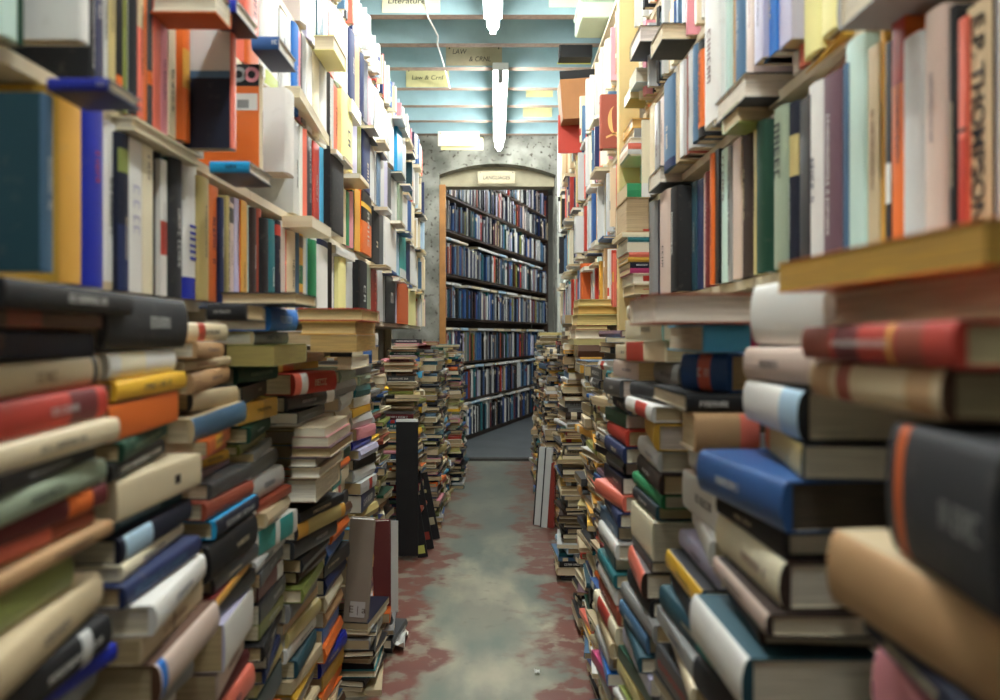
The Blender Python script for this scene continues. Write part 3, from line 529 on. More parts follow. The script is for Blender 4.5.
pile(1, 3.32, 3.54, [(579, 612, 299, 'khaki', dict(ori='cp', pg=YP)), (578, 619, 306, 'mustard', dict(ori='cp', pg=(206, 164, 84))), (577, 618, 314, 'pale_yellow', dict(ori='cp', pg=YP)), (576, 608, 325, 'rust', dict(ori='cp', hard=True, pg=(220, 196, 140))), (575, 610, 330, 'beige', dict(ori='cp', pg=(226, 214, 190))), (574, 606, 339, 'khaki', dict(ori='cp', pg=(190, 176, 120))), (578, 604, 345, 'brown', dict(ori='c')), (580, 602, 357, 'ochre', dict(ori='c'))], 372, YL)
# ------------------------------------------------------------------ book objects
ORD = 'first second third fourth fifth sixth seventh eighth ninth tenth eleventh twelfth thirteenth fourteenth fifteenth sixteenth seventeenth eighteenth nineteenth twentieth'.split()
TENS = {2: 'twenty', 3: 'thirty', 4: 'forty', 5: 'fifty'}
def nth(i):
    if i < 20: return ORD[i]
    n = i + 1; t, u = divmod(n, 10)
    return (TENS[t][:-1] + 'ieth') if u == 0 else TENS[t] + '-' + ORD[u - 1]
def cname(c): return c.replace('_', ' ')
def looks(bk):
    o = bk['o']; kind = 'hardback' if bk['hard'] else 'paperback'
    ex = [cname(q[2]) for q in o.get('bands', []) if q[2] != bk['col'] and q[1] - q[0] < .5]
    a = 'thick ' if bk['t'] > .05 else 'thin ' if bk['t'] < .012 else ''
    return a + cname(bk['col']) + ' ' + kind + ((' with ' + ex[0] + ' band') if ex else '')
def label_books(sel):
    by = {}
    for bk in BOOKS: by.setdefault(bk['where'], {})[bk['order']] = bk
    used = set()
    for bk in sel:
        w = bk['where']; sib = by[w]; i = bk['order']; o = bk['o']
        if o.get('label'): L = o['label']
        elif w in SHORT and SHORT[w][0] == 'row':
            p, n = sib.get(i - 1), sib.get(i + 1)
            L = f"{looks(bk)} beside {cname((n or p)['col'])}, {nth(i)} from the near end, {SHORT[w][1]}"
        elif w in SHORT and SHORT[w][0] == 'ledge': L = f"{looks(bk)} lying {LEDGE_PLACE[(w, i)]}"
        else:
            p = sib.get(i - 1); s = SHORT[w][1] if w in SHORT else w
            L = f"{looks(bk)} under {cname(p['col'])}, {nth(i)} down {s}" if p else f"{looks(bk)} topping {s}"
        if len(L.split()) > 16: L = L.replace(' with ' + L.split(' with ')[1].split(' band')[0] + ' band', '') if ' band' in L else L
        assert L not in used, L
        used.add(L); bk['label'] = L
def add_extra(bk, root, name, geo, mat='cloth'):
    v, f, tn = geo
    if f: return mesh_obj(name, v, f, M[mat], root, tints=tn, sharp=name == 'cover')
def font(name, text, size, mat, parent, mw, bold=0, sx=1.0, align='CENTER'):
    cu = bpy.data.curves.new(name, 'FONT'); cu.body = text; cu.size = size; cu.align_x = align; cu.align_y = 'CENTER'; cu.offset = bold
    tmp = bpy.data.objects.new(name, cu); me = bpy.data.meshes.new_from_object(tmp); bpy.data.objects.remove(tmp); bpy.data.curves.remove(cu)
    me.materials.clear(); me.materials.append(mat); o = link(bpy.data.objects.new(name, me), parent); me.transform(mw @ Matrix.Diagonal((sx, 1, 1, 1)))
    return o
plain('ink', 'black', .6); plain('ink_brown', (80, 52, 40), .6); plain('gold_print', (232, 178, 110), .5)
def cover_side(bk): return 1 if bk['m'].col[1][0] > 0 else -1          # which board faces the near end
def make_book(bk, proto_label):
    o = bk['o']; root = empty('book', bk['m'])
    tag(root, bk['label'], 'book', bk['group'])
    mat = M['cloth'] if bk['hard'] and sum(PAL[bk['col']]) % 3 else M['gloss']
    cv = add_extra(bk, root, 'cover', cover_geo(bk), 'cloth' if mat is M['cloth'] else 'gloss')
    add_extra(bk, root, 'page_block', pages_geo(bk), 'pages')
    rnd = random.Random(bk['order'] * 7 + len(bk['where']))
    if 'let' not in o and not o.get('thompson') and not o.get('plain') and rnd.random() < .6 and o.get('ori', 's') in 'sc' and bk['t'] > .01:
        f0 = rnd.uniform(.12, .45); dark = sum(PAL[bk['col']]) < 360
        o['let'] = (f0, f0 + rnd.uniform(.25, .45), rnd.uniform(.22, .4) if bk['t'] > .025 else .5, rnd.choice(('cream', 'white', 'pale_grey')) if dark else rnd.choice(('charcoal', 'charcoal', 'maroon', 'navy')))
    if 'let' in o: add_extra(bk, cv, 'spine_lettering', strokes(bk, o['let'][0], o['let'][1], o['let'][2], o['let'][3], rnd))
    for q in o.get('hole', []): add_extra(bk, cv, 'hole_spot', spine_patch(bk, *q))  # the dark of a hole, coloured onto the spine as a flat patch
    s = cover_side(bk); xx = s * (bk['t'] / 2 + .0007); W, H = bk['W'], bk['H']
    for nm, y0, y1, z0, z1, c in o.get('fp', []):
        add_extra(bk, cv, nm, ([(xx, y0 * W, z0 * H), (xx, y1 * W, z0 * H), (xx, y1 * W, z1 * H), (xx, y0 * W, z1 * H)], [(0, 1, 2, 3)], [rgb(c)]))
        xx += s * .0004
    for nm, yc, zc, r0, r1, c in o.get('fd', []):
        vs, fs = [], []
        for k in range(24):
            a = 2 * math.pi * k / 24
            vs += [(xx, yc * W + r0 * math.cos(a), zc * H + r0 * math.sin(a)), (xx, yc * W + r1 * math.cos(a), zc * H + r1 * math.sin(a))]
        for k in range(24): j = (k + 1) % 24; fs.append((2 * k, 2 * k + 1, 2 * j + 1, 2 * j))
        add_extra(bk, cv, nm, (vs, fs, [rgb(c)] * 24))
    if o.get('thompson'):
        b = profile(bk['t'], W, bk['hard'], 10)[2]
        # local plane of the spine: text runs down (local -z), letters stand across local x
        base = Matrix(((0, 1, 0, 0), (0, 0, -1, -b - .001), (-1, 0, 0, 0), (0, 0, 0, 1)))
        font('spine_lettering', 'E.P. THOMPSON', .03, M['ink'], cv, Matrix.Translation((0, 0, H * .47)) @ base, bold=.0007, sx=1.0)
    if o.get('emblem'):
        vs, fs = [], []; yc, zc, r = .36 * W, .52 * H, .26 * H
        for k in range(21):
            a = math.radians(100 + 190 * k / 20); w = .017 * math.sin(math.pi * k / 20) + .0008
            vs += [(xx, yc + (r * .55) * math.cos(a), zc + r * math.sin(a)), (xx, yc + (r * .55 - w) * math.cos(a), zc + (r - w * .6) * math.sin(a))]
        fs = [(2 * k, 2 * k + 1, 2 * k + 3, 2 * k + 2) for k in range(20)]
        n = len(vs)
        for (ya, za, yb, zb, w) in ((.1, .2, .32, .27, .009), (.3, .27, .52, .17, .009), (.28, .27, .5, .31, .007)):
            vs += [(xx, ya * W, za * H - w / 2), (xx, yb * W, zb * H - w / 2), (xx, yb * W, zb * H + w / 2), (xx, ya * W, za * H + w / 2)]; fs.append((n, n + 1, n + 2, n + 3)); n += 4
        mesh_obj('crescent_emblem', vs, fs, M['gold_print'], cv)
    return root
SHORT = {
 'lowest shelf of the case whose row starts with the teal hardback': ('row', 'lowest left shelf'),
 'second shelf up of the case starting with the mint book': ('row', 'second left shelf'),
 'third shelf up of the case with the striplight in front': ('row', 'third left shelf'),
 'fourth shelf up of the case with the yellow law card beyond': ('row', 'fourth left shelf'),
 LW: ('ledge', 0), RL: ('ledge', 0),
 P1: ('pile', 'nearest left pile'), P2: ('pile', 'second left pile'), P3: ('pile', 'third left pile'), P4: ('pile', 'fourth left pile'), P5: ('pile', 'fifth left pile'), P6: ('pile', 'sixth left pile'), P7: ('pile', 'seventh left pile'),
 'lowest shelf of the case opposite, level with the beige lettered spine': ('row', 'lowest right shelf'),
 'second shelf up opposite, with the tall white spine': ('row', 'second right shelf'),
 'second shelf up opposite, over the mint hardback': ('row', 'upper right ledge'),
 YL: ('pile', 'yellowed stack past the pine post'), BAY: ('pile', 'flat stack beside the pine post'), 'case beyond the pine post': ('row', 'x'),
 Q1: ('pile', 'nearest right pile'), Q2: ('pile', 'second right pile'), Q3: ('pile', 'third right pile'), Q4: ('pile', 'fourth right pile'), Q5: ('pile', 'fifth right pile'),
}
LEDGE_PLACE = {}
for i, s in enumerate(('flat above the ochre and royal blue spines', 'under the white-and-dark face-out book', 'above the black and orange face-out cover', 'above the face-out book with dark lower half', 'high over the salmon spines', 'under the big white face-out cover',
                       'over the white spines of the third left shelf', 'beyond the ivory book, third left shelf', 'at the edge of the fourth left shelf', 'over the multicoloured spines of the lowest left shelf', 'above the black spine, lowest left shelf', 'above the pale grey spine, lowest left shelf')): LEDGE_PLACE[(LW, i)] = s
for i, s in enumerate(('with pages to the aisle mouth under the bright blue spine', 'directly below the thicker dark-covered one', 'above the black gap over the fallen-open row', 'flat beside the pale yellow spines', 'high over the orange spine', 'under the mustard one by the mint spine',
                       'high over the orange-lettered black spine', 'high beside the pine post', 'beneath the charcoal one by the pine post', 'beneath the pale blue one by the pine post')): LEDGE_PLACE[(RL, i)] = s
N_SINGLE = 318
vis = sorted((b for b in BOOKS if not b['stuff'] and b['area'] > 0), key=lambda b: -b['area'])
single = vis[:N_SINGLE]
for b in BOOKS: b['group'] = None
label_books(single)
for b in single:
    s = SHORT.get(b['where'])
    b['group'] = ('books on the ' + s[1] if s and s[0] == 'row' else 'books in the ' + s[1] if s and s[0] == 'pile' else 'books lying along the shelf edges')
    make_book(b, None)
ids = {id(b) for b in single}
def bulk(books, name):
    V, Fc, T = [], [], []
    for b in books:
        b['seg'] = 2 if b['m'].translation.y > 1.6 else 4
        parts = [cover_geo(b), pages_geo(b)]
        if 'let' in b['o'] and b['m'].translation.y < 4.5: parts.append(strokes(b, *b['o']['let'], R))
        m = b['m']
        for v, f, t in parts:
            n = len(V); V += [tuple(m @ Vector(p)) for p in v]; Fc += [tuple(i + n for i in q) for q in f]; T += t
    return mesh_obj(name, V, Fc, M['gloss'], None, tints=T)

# ------------------------------------------------------------------ the far bookcase beyond the arch (turned by some 18 degrees)
bo, bu, bn = Vector((-.56, 7.44, 0)), Vector((.304, .953, 0)).normalized(), Vector((.953, -.304, 0)).normalized()
BACK_Z = [.06, .44, .83, 1.27, 1.70, 2.13, 2.47, 2.80]
BACKMIX = ['navy'] * 5 + ['dark_navy'] * 6 + ['black'] * 6 + ['steel_blue'] * 4 + ['pale_grey'] * 4 + ['grey'] * 5 + ['blue'] * 3 + ['white'] * 4 + ['charcoal'] * 5 + ['maroon', 'rust', 'brown', 'olive', 'dark_green', 'teal', 'pink_beige', 'mauve', 'beige', 'lilac', 'red', 'dark_teal']
for k, z in enumerate(BACK_Z):
    s = .03
    while s < 4.3:
        t = R.uniform(.014, .045); H = R.uniform(.26, .315) if k < 5 else R.uniform(.22, .3); c = R.choice(BACKMIX)
        p = bo + bu * (s + t / 2) + bn * R.uniform(-.015, .01) + ZUP * z
        o = {'bands': [(.7, .85, R.choice(('white', 'maroon', 'cream', 'black')))]} if R.random() < .3 else {}
        add_book(frame(bu, -bn, ZUP, p), t - .0006, H, .2, c, o, 'back', 0, True)
        if R.random() < .16 and k < 5 and s < 4:
            Lh = R.uniform(.2, .3); q = p + ZUP * .318 + bn * .02
            add_book(frame(ZUP, -bn if R.random() < .4 else bn, ZUP.cross(-bn if R.random() < .4 else bn), q) if False else frame(ZUP, -bn, ZUP.cross(-bn), q + bu * Lh * .5 + ZUP * .012), .024, Lh, .17, R.choice(('white', 'pale_grey', 'cream', 'pale_blue', 'white')), {}, 'back', 0, True)
        s += t
rest = [b for b in BOOKS if id(b) not in ids]
st = bulk(rest, 'books'); tag(st, 'all the smaller and farther books on shelves and in piles along the aisle', 'books', None, 'stuff')

# ------------------------------------------------------------------ bookcases
plain('cream_wood', (226, 214, 188), .5, .12, 9); plain('pine', (232, 204, 140), .5, .16, 6); plain('dark_wood', (70, 52, 40), .6, .2, 8)
plain('back_board', (120, 104, 84), .7, .2, 6)
def bookcase(side, xf, xb, y0, y1, zs, ztop, label, mat='cream_wood'):
    root = empty('bookcase', Matrix.Translation((side * (xf + xb) / 2, (y0 + y1) / 2, 0))); tag(root, label, 'bookcase', 'bookcases along the aisle')
    inv = root.matrix_world.inverted()
    def bx(nm, xa, xb_, ya, yb, za, zb, mt): MB().box(*sorted((side * xa, side * xb_)), ya, yb, za, zb, inv).build(nm, M[mt], root)
    for z in zs: bx('shelf', xf, xb, y0, y1, z - .021, z - .0012, mat)
    bx('shelf', xf + .17, xb, y0, y1, .08, .1, mat); bx('shelf', xf + .06, xb, y0, y1, ztop - .02, ztop, mat)
    for ya, yb in ((y0, y0 + .03), (y1 - .03, y1)): bx('upright', xb - .055, xb - .001, ya, yb, 0, ztop - .021, mat)
    bx('back_panel', xb + .001, xb + .012, y0, y1, .02, ztop, 'back_board')
    return root
LZ = [A_L, B_L, C_L, D_L, E_L]; RZ = [A_R, B_R, C_R, D_R, EYE + 1.34]
for i, (a, b) in enumerate(((.45, 1.85), (1.852, 3.3), (3.302, 4.7), (4.702, 6.1))):
    bookcase(-1, .566, .84, a, b, LZ, 2.52, ['cream bookcase behind the nearest left piles', 'cream bookcase second along the left, with face-out books', 'cream bookcase third along the left, beside the strip light', 'cream bookcase farthest along the left, by the peeling pillar'][i])
for i, (a, b) in enumerate(((.45, 1.6), (1.602, 2.78), (2.84, 4.4), (4.402, 6.1))):
    bookcase(1, .516, .79, a, b, RZ, 2.7, ['cream bookcase behind the nearest right piles', 'cream bookcase on the right just before the pine post', 'cream bookcase on the right just past the pine post', 'cream bookcase on the right nearest the arch'][i])
o = bevel(MB().box(.432, .505, 2.79, 2.836, 0, 2.82).build('post', M['pine']), .003); tag(o, 'pale pine upright post standing between the right bookcases', 'post')
rt = empty('bookcase', Matrix.Translation(bo)); tag(rt, 'dark bookcase of blue and black volumes seen through the arch', 'bookcase')
fb = Matrix((bu, bn, ZUP)).transposed().to_4x4()
for z in BACK_Z: MB().box(0, 4.35, -.24, -.012, z - .022, z - .001, fb).build('shelf', M['dark_wood'], rt)
MB().box(-.03, -.002, -.24, 0, 0, 3.2, fb).build('upright', M['dark_wood'], rt); MB().box(4.36, 4.39, -.24, 0, 0, 3.2, fb).build('upright', M['dark_wood'], rt)
MB().box(0, 4.35, -.25, -.241, 0, 3.2, fb).build('back_panel', M['dark_wood'], rt); MB().box(0, 4.35, -.23, -.03, 0, .037, fb).build('plinth', M['dark_wood'], rt)

# ------------------------------------------------------------------ room shell
def struct(name, mb, mat): return tag(mb.build(name, mat), None, None, None, 'structure')
m, nt, b = new_mat('worn_painted_concrete'); M['floor'] = m
tc = node(nt, 'ShaderNodeTexCoord'); sp = node(nt, 'ShaderNodeSeparateXYZ'); nt.links.new(tc.outputs['Object'], sp.inputs[0])
def mth(op, a, b_=0.0, c=None):
    n = node(nt, 'ShaderNodeMath', operation=op)
    for i, v in enumerate((a, b_) if c is None else (a, b_, c)):
        if hasattr(v, 'links'): nt.links.new(v, n.inputs[i])
        else: n.inputs[i].default_value = v
    return n.outputs[0]
base = mixc(nt, rgb((132, 130, 112)), rgb((172, 165, 140)), ramp(nt, noise(nt, 2.6, 6, stretch=(1.5, .7, 1)), [(.42, (0, 0, 0)), (.62, (1, 1, 1))]))
grn = ramp(nt, noise(nt, 3.3, 5, stretch=(1.2, .5, 1)), [(.45, (0, 0, 0)), (.62, (1, 1, 1))])
base = mixc(nt, base, rgb((104, 116, 104)), grn)
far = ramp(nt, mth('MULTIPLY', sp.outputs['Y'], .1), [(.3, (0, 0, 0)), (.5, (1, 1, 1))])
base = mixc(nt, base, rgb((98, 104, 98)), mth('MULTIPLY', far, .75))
ctr = mth('ABSOLUTE', mth('ADD', sp.outputs['X'], .02))
edge = mth('ADD', mth('MULTIPLY', ctr, 1.9), mth('MULTIPLY', mth('SUBTRACT', noise(nt, 3.4, 10, stretch=(.9, 1, 1)), .5), 1.5))
red = ramp(nt, edge, [(.31, (0, 0, 0)), (.45, (1, 1, 1))])
chip = ramp(nt, noise(nt, 13, 9), [(.40, (.25, .25, .25)), (.5, (1, 1, 1))])
paint = mixc(nt, rgb((98, 48, 36)), rgb((124, 68, 52)), noise(nt, 9, 4))
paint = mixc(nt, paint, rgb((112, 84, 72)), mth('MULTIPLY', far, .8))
c = mixc(nt, base, paint, mth('MULTIPLY', red, chip))
c = mixc(nt, c, rgb((84, 74, 64)), ramp(nt, noise(nt, 14, 8), [(.6, (0, 0, 0)), (.78, (.5, .5, .5))]))
nt.links.new(c, b.inputs['Base Color']); b.inputs['Roughness'].default_value = .42
struct('floor', MB().box(-1.0, 1.0, -3.2, 7.0, -.05, 0), M['floor'])
plain('grey_floor', (88, 94, 98), .45, .3, 3); struct('floor_back', MB().box(-1.6, 3.0, 7.0, 12.6, -.05, -.001), M['grey_floor'])
plain('step_wood', (66, 62, 58), .6, .3, 12); struct('trim_2', MB().box(-.5, .54, 6.98, 7.06, 0, .022), M['step_wood'])
m, nt, b = new_mat('flaking_plaster'); M['plaster'] = m
c = mixc(nt, rgb((108, 108, 100)), rgb((150, 150, 140)), ramp(nt, noise(nt, 5, 6), [(.4, (0, 0, 0)), (.6, (1, 1, 1))]))
c = mixc(nt, c, rgb((62, 54, 44)), ramp(nt, noise(nt, 26, 6), [(.58, (0, 0, 0)), (.64, (.85, .85, .85))]))
nt.links.new(c, b.inputs['Base Color']); b.inputs['Roughness'].default_value = .85
plain('grey_wall', (150, 150, 142), .85, .12, 4); plain('aisle_wall', (176, 178, 170), .85, .1, 3)
struct('wall_left', MB().box(-1.05, -1.0, -3.2, 7.0, 0, 3.05), M['aisle_wall']); struct('wall_right', MB().box(1.0, 1.05, -3.2, 7.0, 0, 3.05), M['aisle_wall'])
struct('wall_near', MB().box(-1.0, 1.0, -3.25, -3.2, 0, 3.05), M['aisle_wall'])
struct('wall_back', MB().box(-1.6, 3.0, 12.6, 12.65, 0, 3.35), M['grey_wall']); struct('wall_back_left', MB().box(-1.65, -1.6, 7.3, 12.6, 0, 3.35), M['grey_wall']); struct('wall_back_right', MB().box(3.0, 3.05, 7.3, 12.6, 0, 3.35), M['grey_wall'])
# arch wall: two piers and a segmental arch
aw = MB(); xa, xb, zs_, zc_ = -.49, .53, 2.5, 2.6
aw.box(-1.0, xa, 7.0, 7.32, 0, 3.05); aw.box(xb, 1.0, 7.0, 7.32, 0, 3.05); aw.box(-1.6, -1.0, 7.25, 7.32, 0, 3.35); aw.box(1.0, 3.0, 7.25, 7.32, 0, 3.35)
pts = [(xa + (xb - xa) * k / 20, zs_ + (zc_ - zs_) * (1 - ((k - 10) / 10) ** 2)) for k in range(21)]
n0 = len(aw.v)
for x, z in pts: aw.v += [(x, 7.0, z), (x, 7.0, 3.05), (x, 7.32, z), (x, 7.32, 3.05)]
for k in range(20):
    p, q = n0 + 4 * k, n0 + 4 * k + 4
    aw.f += [(p, q, q + 1, p + 1), (p + 2, p + 3, q + 3, q + 2), (p, p + 2, q + 2, q), (p + 1, q + 1, q + 3, p + 3)]
struct('wall_arch', aw, M['plaster'])
plain('old_cream', (176, 168, 140), .7, .2, 8); struct('trim_3', MB().box(-.488, .528, 7.14, 7.3, 2.425, 2.63), M['old_cream'])
plain('orange_pine', (176, 122, 62), .5, .25, 10); struct('trim_1', MB().box(-.488, -.435, 7.02, 7.1, .0, 2.42), M['orange_pine'])
plain('pale_paint', (206, 210, 200), .6, .15, 12)
for i, (x, r) in enumerate(((.56, .02), (.61, .028))):
    o = MB().tube([(x, 6.93, 0), (x, 6.93, 2.5), (x, 6.93, 2.83)], r, 12).build('pipe', M['pale_paint'], smooth=False)
    tag(o, ['thin pale painted pipe running up beside the arch', 'thicker pale painted pipe beside the thin one at the arch'][i], 'pipe')
plain('joist_blue', (150, 178, 184), .55, .22, 5); plain('ceiling_blue', (196, 212, 212), .6, .12, 4); plain('grimy_edge', (150, 128, 112), .7, .3, 30)
struct('ceiling', MB().box(-1.0, 1.0, -3.2, 7.0, 3.0, 3.05), M['ceiling_blue']); struct('ceiling_back', MB().box(-1.6, 3.0, 7.3, 12.6, 3.3, 3.35), M['grey_wall'])
JO = [4.32 + .425 * k for k in range(-17, 7)]
for k, y in enumerate(JO):
    me = MB().box(-1.0, 1.0, y, y + .065, 2.83, 3.0)
    o = me.build('ceiling_joist', [M['joist_blue'], M['grimy_edge']]); o.data.polygons[4].material_index = 1
    tag(o, None, None, None, 'structure'); o.name = f'trim_{10 + k}'

# ------------------------------------------------------------------ strip lights
m, nt, b = new_mat('tube_glow'); M['tube'] = m
b.inputs['Base Color'].default_value = (.9, .9, .9, 1); b.inputs['Emission Color'].default_value = (.97, 1.0, .985, 1); b.inputs['Emission Strength'].default_value = TUBE
m2 = m.copy(); m2.node_tree.nodes['Principled BSDF'].inputs['Emission Strength'].default_value = TUBE_BACK; M['tube_back'] = m2
plain('enamel', (232, 234, 232), .4); plain('metal_cap', (150, 150, 150), .4)
def strip(x, y0, y1, label, z=2.715, mat='tube', r=.032):
    root = empty('strip_light', Matrix.Translation((x, (y0 + y1) / 2, z))); tag(root, label, 'light', 'strip lights down the aisle'); h = (y1 - y0) / 2
    MB().tube([(0, -h + .03, 0), (0, 0, 0), (0, h - .03, 0)], r, 14).build('tube', M[mat], root)
    bevel(MB().box(-.05, .05, -h, h, .04, .09).build('batten', M['enamel'], root), .006)
    for s in (-1, 1): MB().box(-.016, .016, s * h - .012, s * h + .012, -.04, .0395).build('end_holder', M['metal_cap'], root)
    for s in (-.8, .8): MB().box(-.02, .02, s * h - .02, s * h + .02, .091, .115).build('bracket', M['metal_cap'], root)
strip(.035, 5.0, 6.86, 'glowing strip light nearest the arch, starting under the law sign')
strip(-.01, 2.1, 4.2, 'glowing strip light second from the arch, ending above the aisle')
strip(-.03, -.15, 1.7, 'strip light overhead, third from the arch')

strip(1.6, 8.2, 10.4, 'strip light in the room beyond the arch', z=3.18, mat='tube_back')

# ------------------------------------------------------------------ signs and cards on the joists
plain('card_tan', (176, 164, 134), .7, .12, 20); plain('card_yellow', (206, 196, 142), .7, .1, 20); plain('card_cream', (238, 230, 196), .7, .05, 20)
def card(xa, xb, ya, yb, d, mat, label, texts=(), tilt=0, y=0):
    x0, x1, z0, z1 = wx(xa, d), wx(xb, d), wz(yb, d), wz(ya, d)
    root = empty('sign', Matrix.Translation(((x0 + x1) / 2, d, (z0 + z1) / 2)) @ Matrix.Rotation(math.radians(tilt), 4, 'Y')); tag(root, label, 'sign', None)
    w, h = (x1 - x0) / 2, (z1 - z0) / 2
    bevel(MB().box(-w, w, 0, .004, -h, h).build('card', M[mat], root), .001)
    for t, fx, fz, s, sx in texts:
        font('handwriting', t, s * 2 * h, M['ink'], root, Matrix.Translation((fx * w, -.0012, fz * h)) @ Matrix.Rotation(math.pi / 2, 4, 'X') @ Matrix(((1, .15, 0, 0), (0, 1, 0, 0), (0, 0, 1, 0), (0, 0, 0, 1))), sx=sx)
    for s in (-1, 1): MB().tube([(s * w * .88, -.004, h * .75), (s * w * .88, .0, h * .75)], .005, 8).build('pin', M['ink'], root)
    return root
card(446, 502, 46, 65.5, JO[19] - .006, 'card_tan', 'tan card sign hand-lettered LAW & CRNL on a dark joist', [('LAW', -.52, .4, .36, .9), ('& CRNL', .22, -.36, .36, .9)])
card(406, 449, 68.5, 87, JO[20] - .006, 'card_yellow', 'yellow card sign with faint law lettering beyond the tan one', [('Law & Crnl', 0, .0, .32, 1.15)])
card(382, 440, -8, 12.5, JO[17] - .006, 'card_cream', 'cream sign cut by the top of the picture beside the cord', [('Literature', -.15, .1, .38, 1.2)])
card(441, 483, 138, 150, 6.62, 'card_yellow', 'tan card mostly covered by the blank cream one', [])
card(438, 479, 131.5, 146, 6.60, 'card_cream', 'blank cream card hanging in front of the arch wall', [])
card(478, 515, 171, 183.5, 6.985, 'card_tan', 'small tan sign pinned at the crown of the arch', [('LANGUAGES', 0, -.1, .42, .9)])
card(549, 584, -8, 7, JO[17] - .006, 'card_cream', 'cream card at the top edge opposite the lettered cream sign', [])
card(526, 553, 80, 97, JO[21] - .006, 'card_yellow', 'pale yellow sheet on a joist beside the second strip light', [])
card(523, 552, 104, 117, JO[22] - .006, 'card_yellow', 'pale yellow sheet on the joist nearer the arch', [])
plain('white_cord', (226, 226, 220), .5)
cp = [(424, -6, 4.28), (428, 17, 4.33), (434, 28, 4.5), (438, 36, 4.62), (437.5, 45, 4.74), (443, 62, 5.1), (450, 88, 5.56)]
o = MB().tube([(wx(x, d), d, wz(y, d)) for x, y, d in cp], .0045, 8).build('cord', M['white_cord']); tag(o, 'thin white cord hanging between the joists by the cards', 'cord')

# ------------------------------------------------------------------ other things
plain('cardboard', (178, 124, 78), .75, .12, 9); plain('red_board', (206, 68, 50), .6, .06, 9); plain('black_card', (22, 22, 24), .55, .1, 9); plain('mint_board', (206, 222, 196), .6, .06, 9)
plain('grey_board', (150, 136, 122), .7, .1, 6); plain('maroon_board', (104, 44, 44), .6, .12, 7); plain('paper_white', (232, 232, 226), .7); plain('label_white', (196, 190, 184), .7); plain('board_white', (206, 208, 204), .6, .05, 9); plain('brick_red', (140, 48, 36), .6, .1, 9); plain('sticker_cyan', (60, 170, 190), .6); plain('lime_edge', (196, 196, 100), .6)
# cardboard box jutting from the far shelves on the right
d = 4.6; x0, z0, z1 = wx(561, d), wz(118, d), wz(70, d)
rt = empty('cardboard_box', Matrix.Translation((x0 + .11, d, z0))); tag(rt, 'brown cardboard box jutting out high above the red folder', 'box')
h = z1 - z0
tw = Matrix.Rotation(math.radians(-4), 4, 'Y')
MB().box(-.1, .12, 0, .006, 0, h * .83, tw).box(-.1, .12, .2, .206, 0, h * .83, tw).box(-.1, -.094, .0065, .1995, 0, h * .83, tw).box(.114, .12, .0065, .1995, 0, h * .83, tw).box(-.0935, .1135, .0065, .1995, 0, .006, tw).build('body', M['cardboard'], rt)
MB().box(-.1, .12, -.002, .004, h * .835, h, tw).build('flap', M['black_card'], rt)
rt = empty('tray', Matrix.Translation((wx(575, d), d, wz(57, d)))); tag(rt, 'black tray resting above the brown cardboard box', 'tray')
MB().box(-.09, .1, 0, .1, 0, .006).box(-.09, -.084, 0, .1, .0065, .07).box(.094, .1, 0, .1, .0065, .07).box(-.083, .093, 0, .006, .0065, .07).box(-.083, .093, .094, .1, .0065, .07).build('body', M['black_card'], rt)
MB().box(-.094, .104, .1005, .108, -.006, .004).build('rim', M['lime_edge'], rt)
d = 4.75; rt = empty('folder', Matrix.Translation((wx(569, d), d, wz(153, d)))); tag(rt, 'plain red folder facing out under the brown cardboard box', 'folder')
MB().box(-.065, .075, 0, .003, 0, .225).build('front_board', M['red_board'], rt); MB().box(-.065, .075, .0035, .009, 0, .222).build('papers', M['paper_white'], rt); MB().box(-.065, .075, .0095, .0125, 0, .225).build('back_board', M['red_board'], rt)
d = 4.1; rt = empty('storage_box', Matrix.Translation((wx(600, d), d, wz(17, d)))); tag(rt, 'pale mint box jutting out at the top beside the pine post', 'box')
bevel(MB().box(-.1, .12, 0, .3, 0, .085).build('body', M['mint_board'], rt), .012, 3); bevel(MB().box(-.106, .126, -.006, .306, .086, .11).build('lid', M['mint_board'], rt), .006)
# standing folios on the floor on the left
def folio(name, xa, xb, yt, yb, d, mat, label, thick=.03, tilt=0, extra=None, cat='folio', group=None, yaw=0, pages='paper_white'):
    x0, x1, z0 = wx(xa, d), wx(xb, d), max(0.002, wz(yb, d)); hgt = wz(yt, d) - z0; w = (x1 - x0) / 2
    rt = empty(name, Matrix.Translation(((x0 + x1) / 2, d, z0)) @ Matrix.Rotation(math.radians(yaw), 4, 'Z') @ Matrix.Rotation(math.radians(tilt), 4, 'Y')); tag(rt, label, cat, group)
    MB().box(-w, w, 0, .004, 0, hgt).box(-w, w, thick - .004, thick, 0, hgt).box(-w, -w + .004, .0042, thick - .0042, 0, hgt).build('cover', M[mat], rt)
    MB().box(-w + .0045, w - .004, .0044, thick - .0044, .004, hgt - .004).build('page_block', M[pages], rt)
    return rt, w, hgt
rt, w, hg = folio('folio', 343, 367, 519, 622, 2.43, 'grey_board', 'tall grey board slipcase standing among the left piles with small label', .035, 4)
MB().box(-w * .5, w * .75, -.002, -.0005, .015, .062).build('paper_label', M['label_white'], rt); font('label_lettering', 'E | a', .03, M['ink_brown'], rt, Matrix.Translation((w * .12, -.0026, .038)) @ Matrix.Rotation(math.pi / 2, 4, 'X'))
folio('folio', 374, 392, 521, 606, 2.8, 'maroon_board', 'tall maroon folio standing beside the grey slipcase', .03, -2)
folio('folio', 391, 398, 521, 612, 2.78, 'board_white', 'thin white folio standing at the aisle edge of the maroon one', .006, 0)
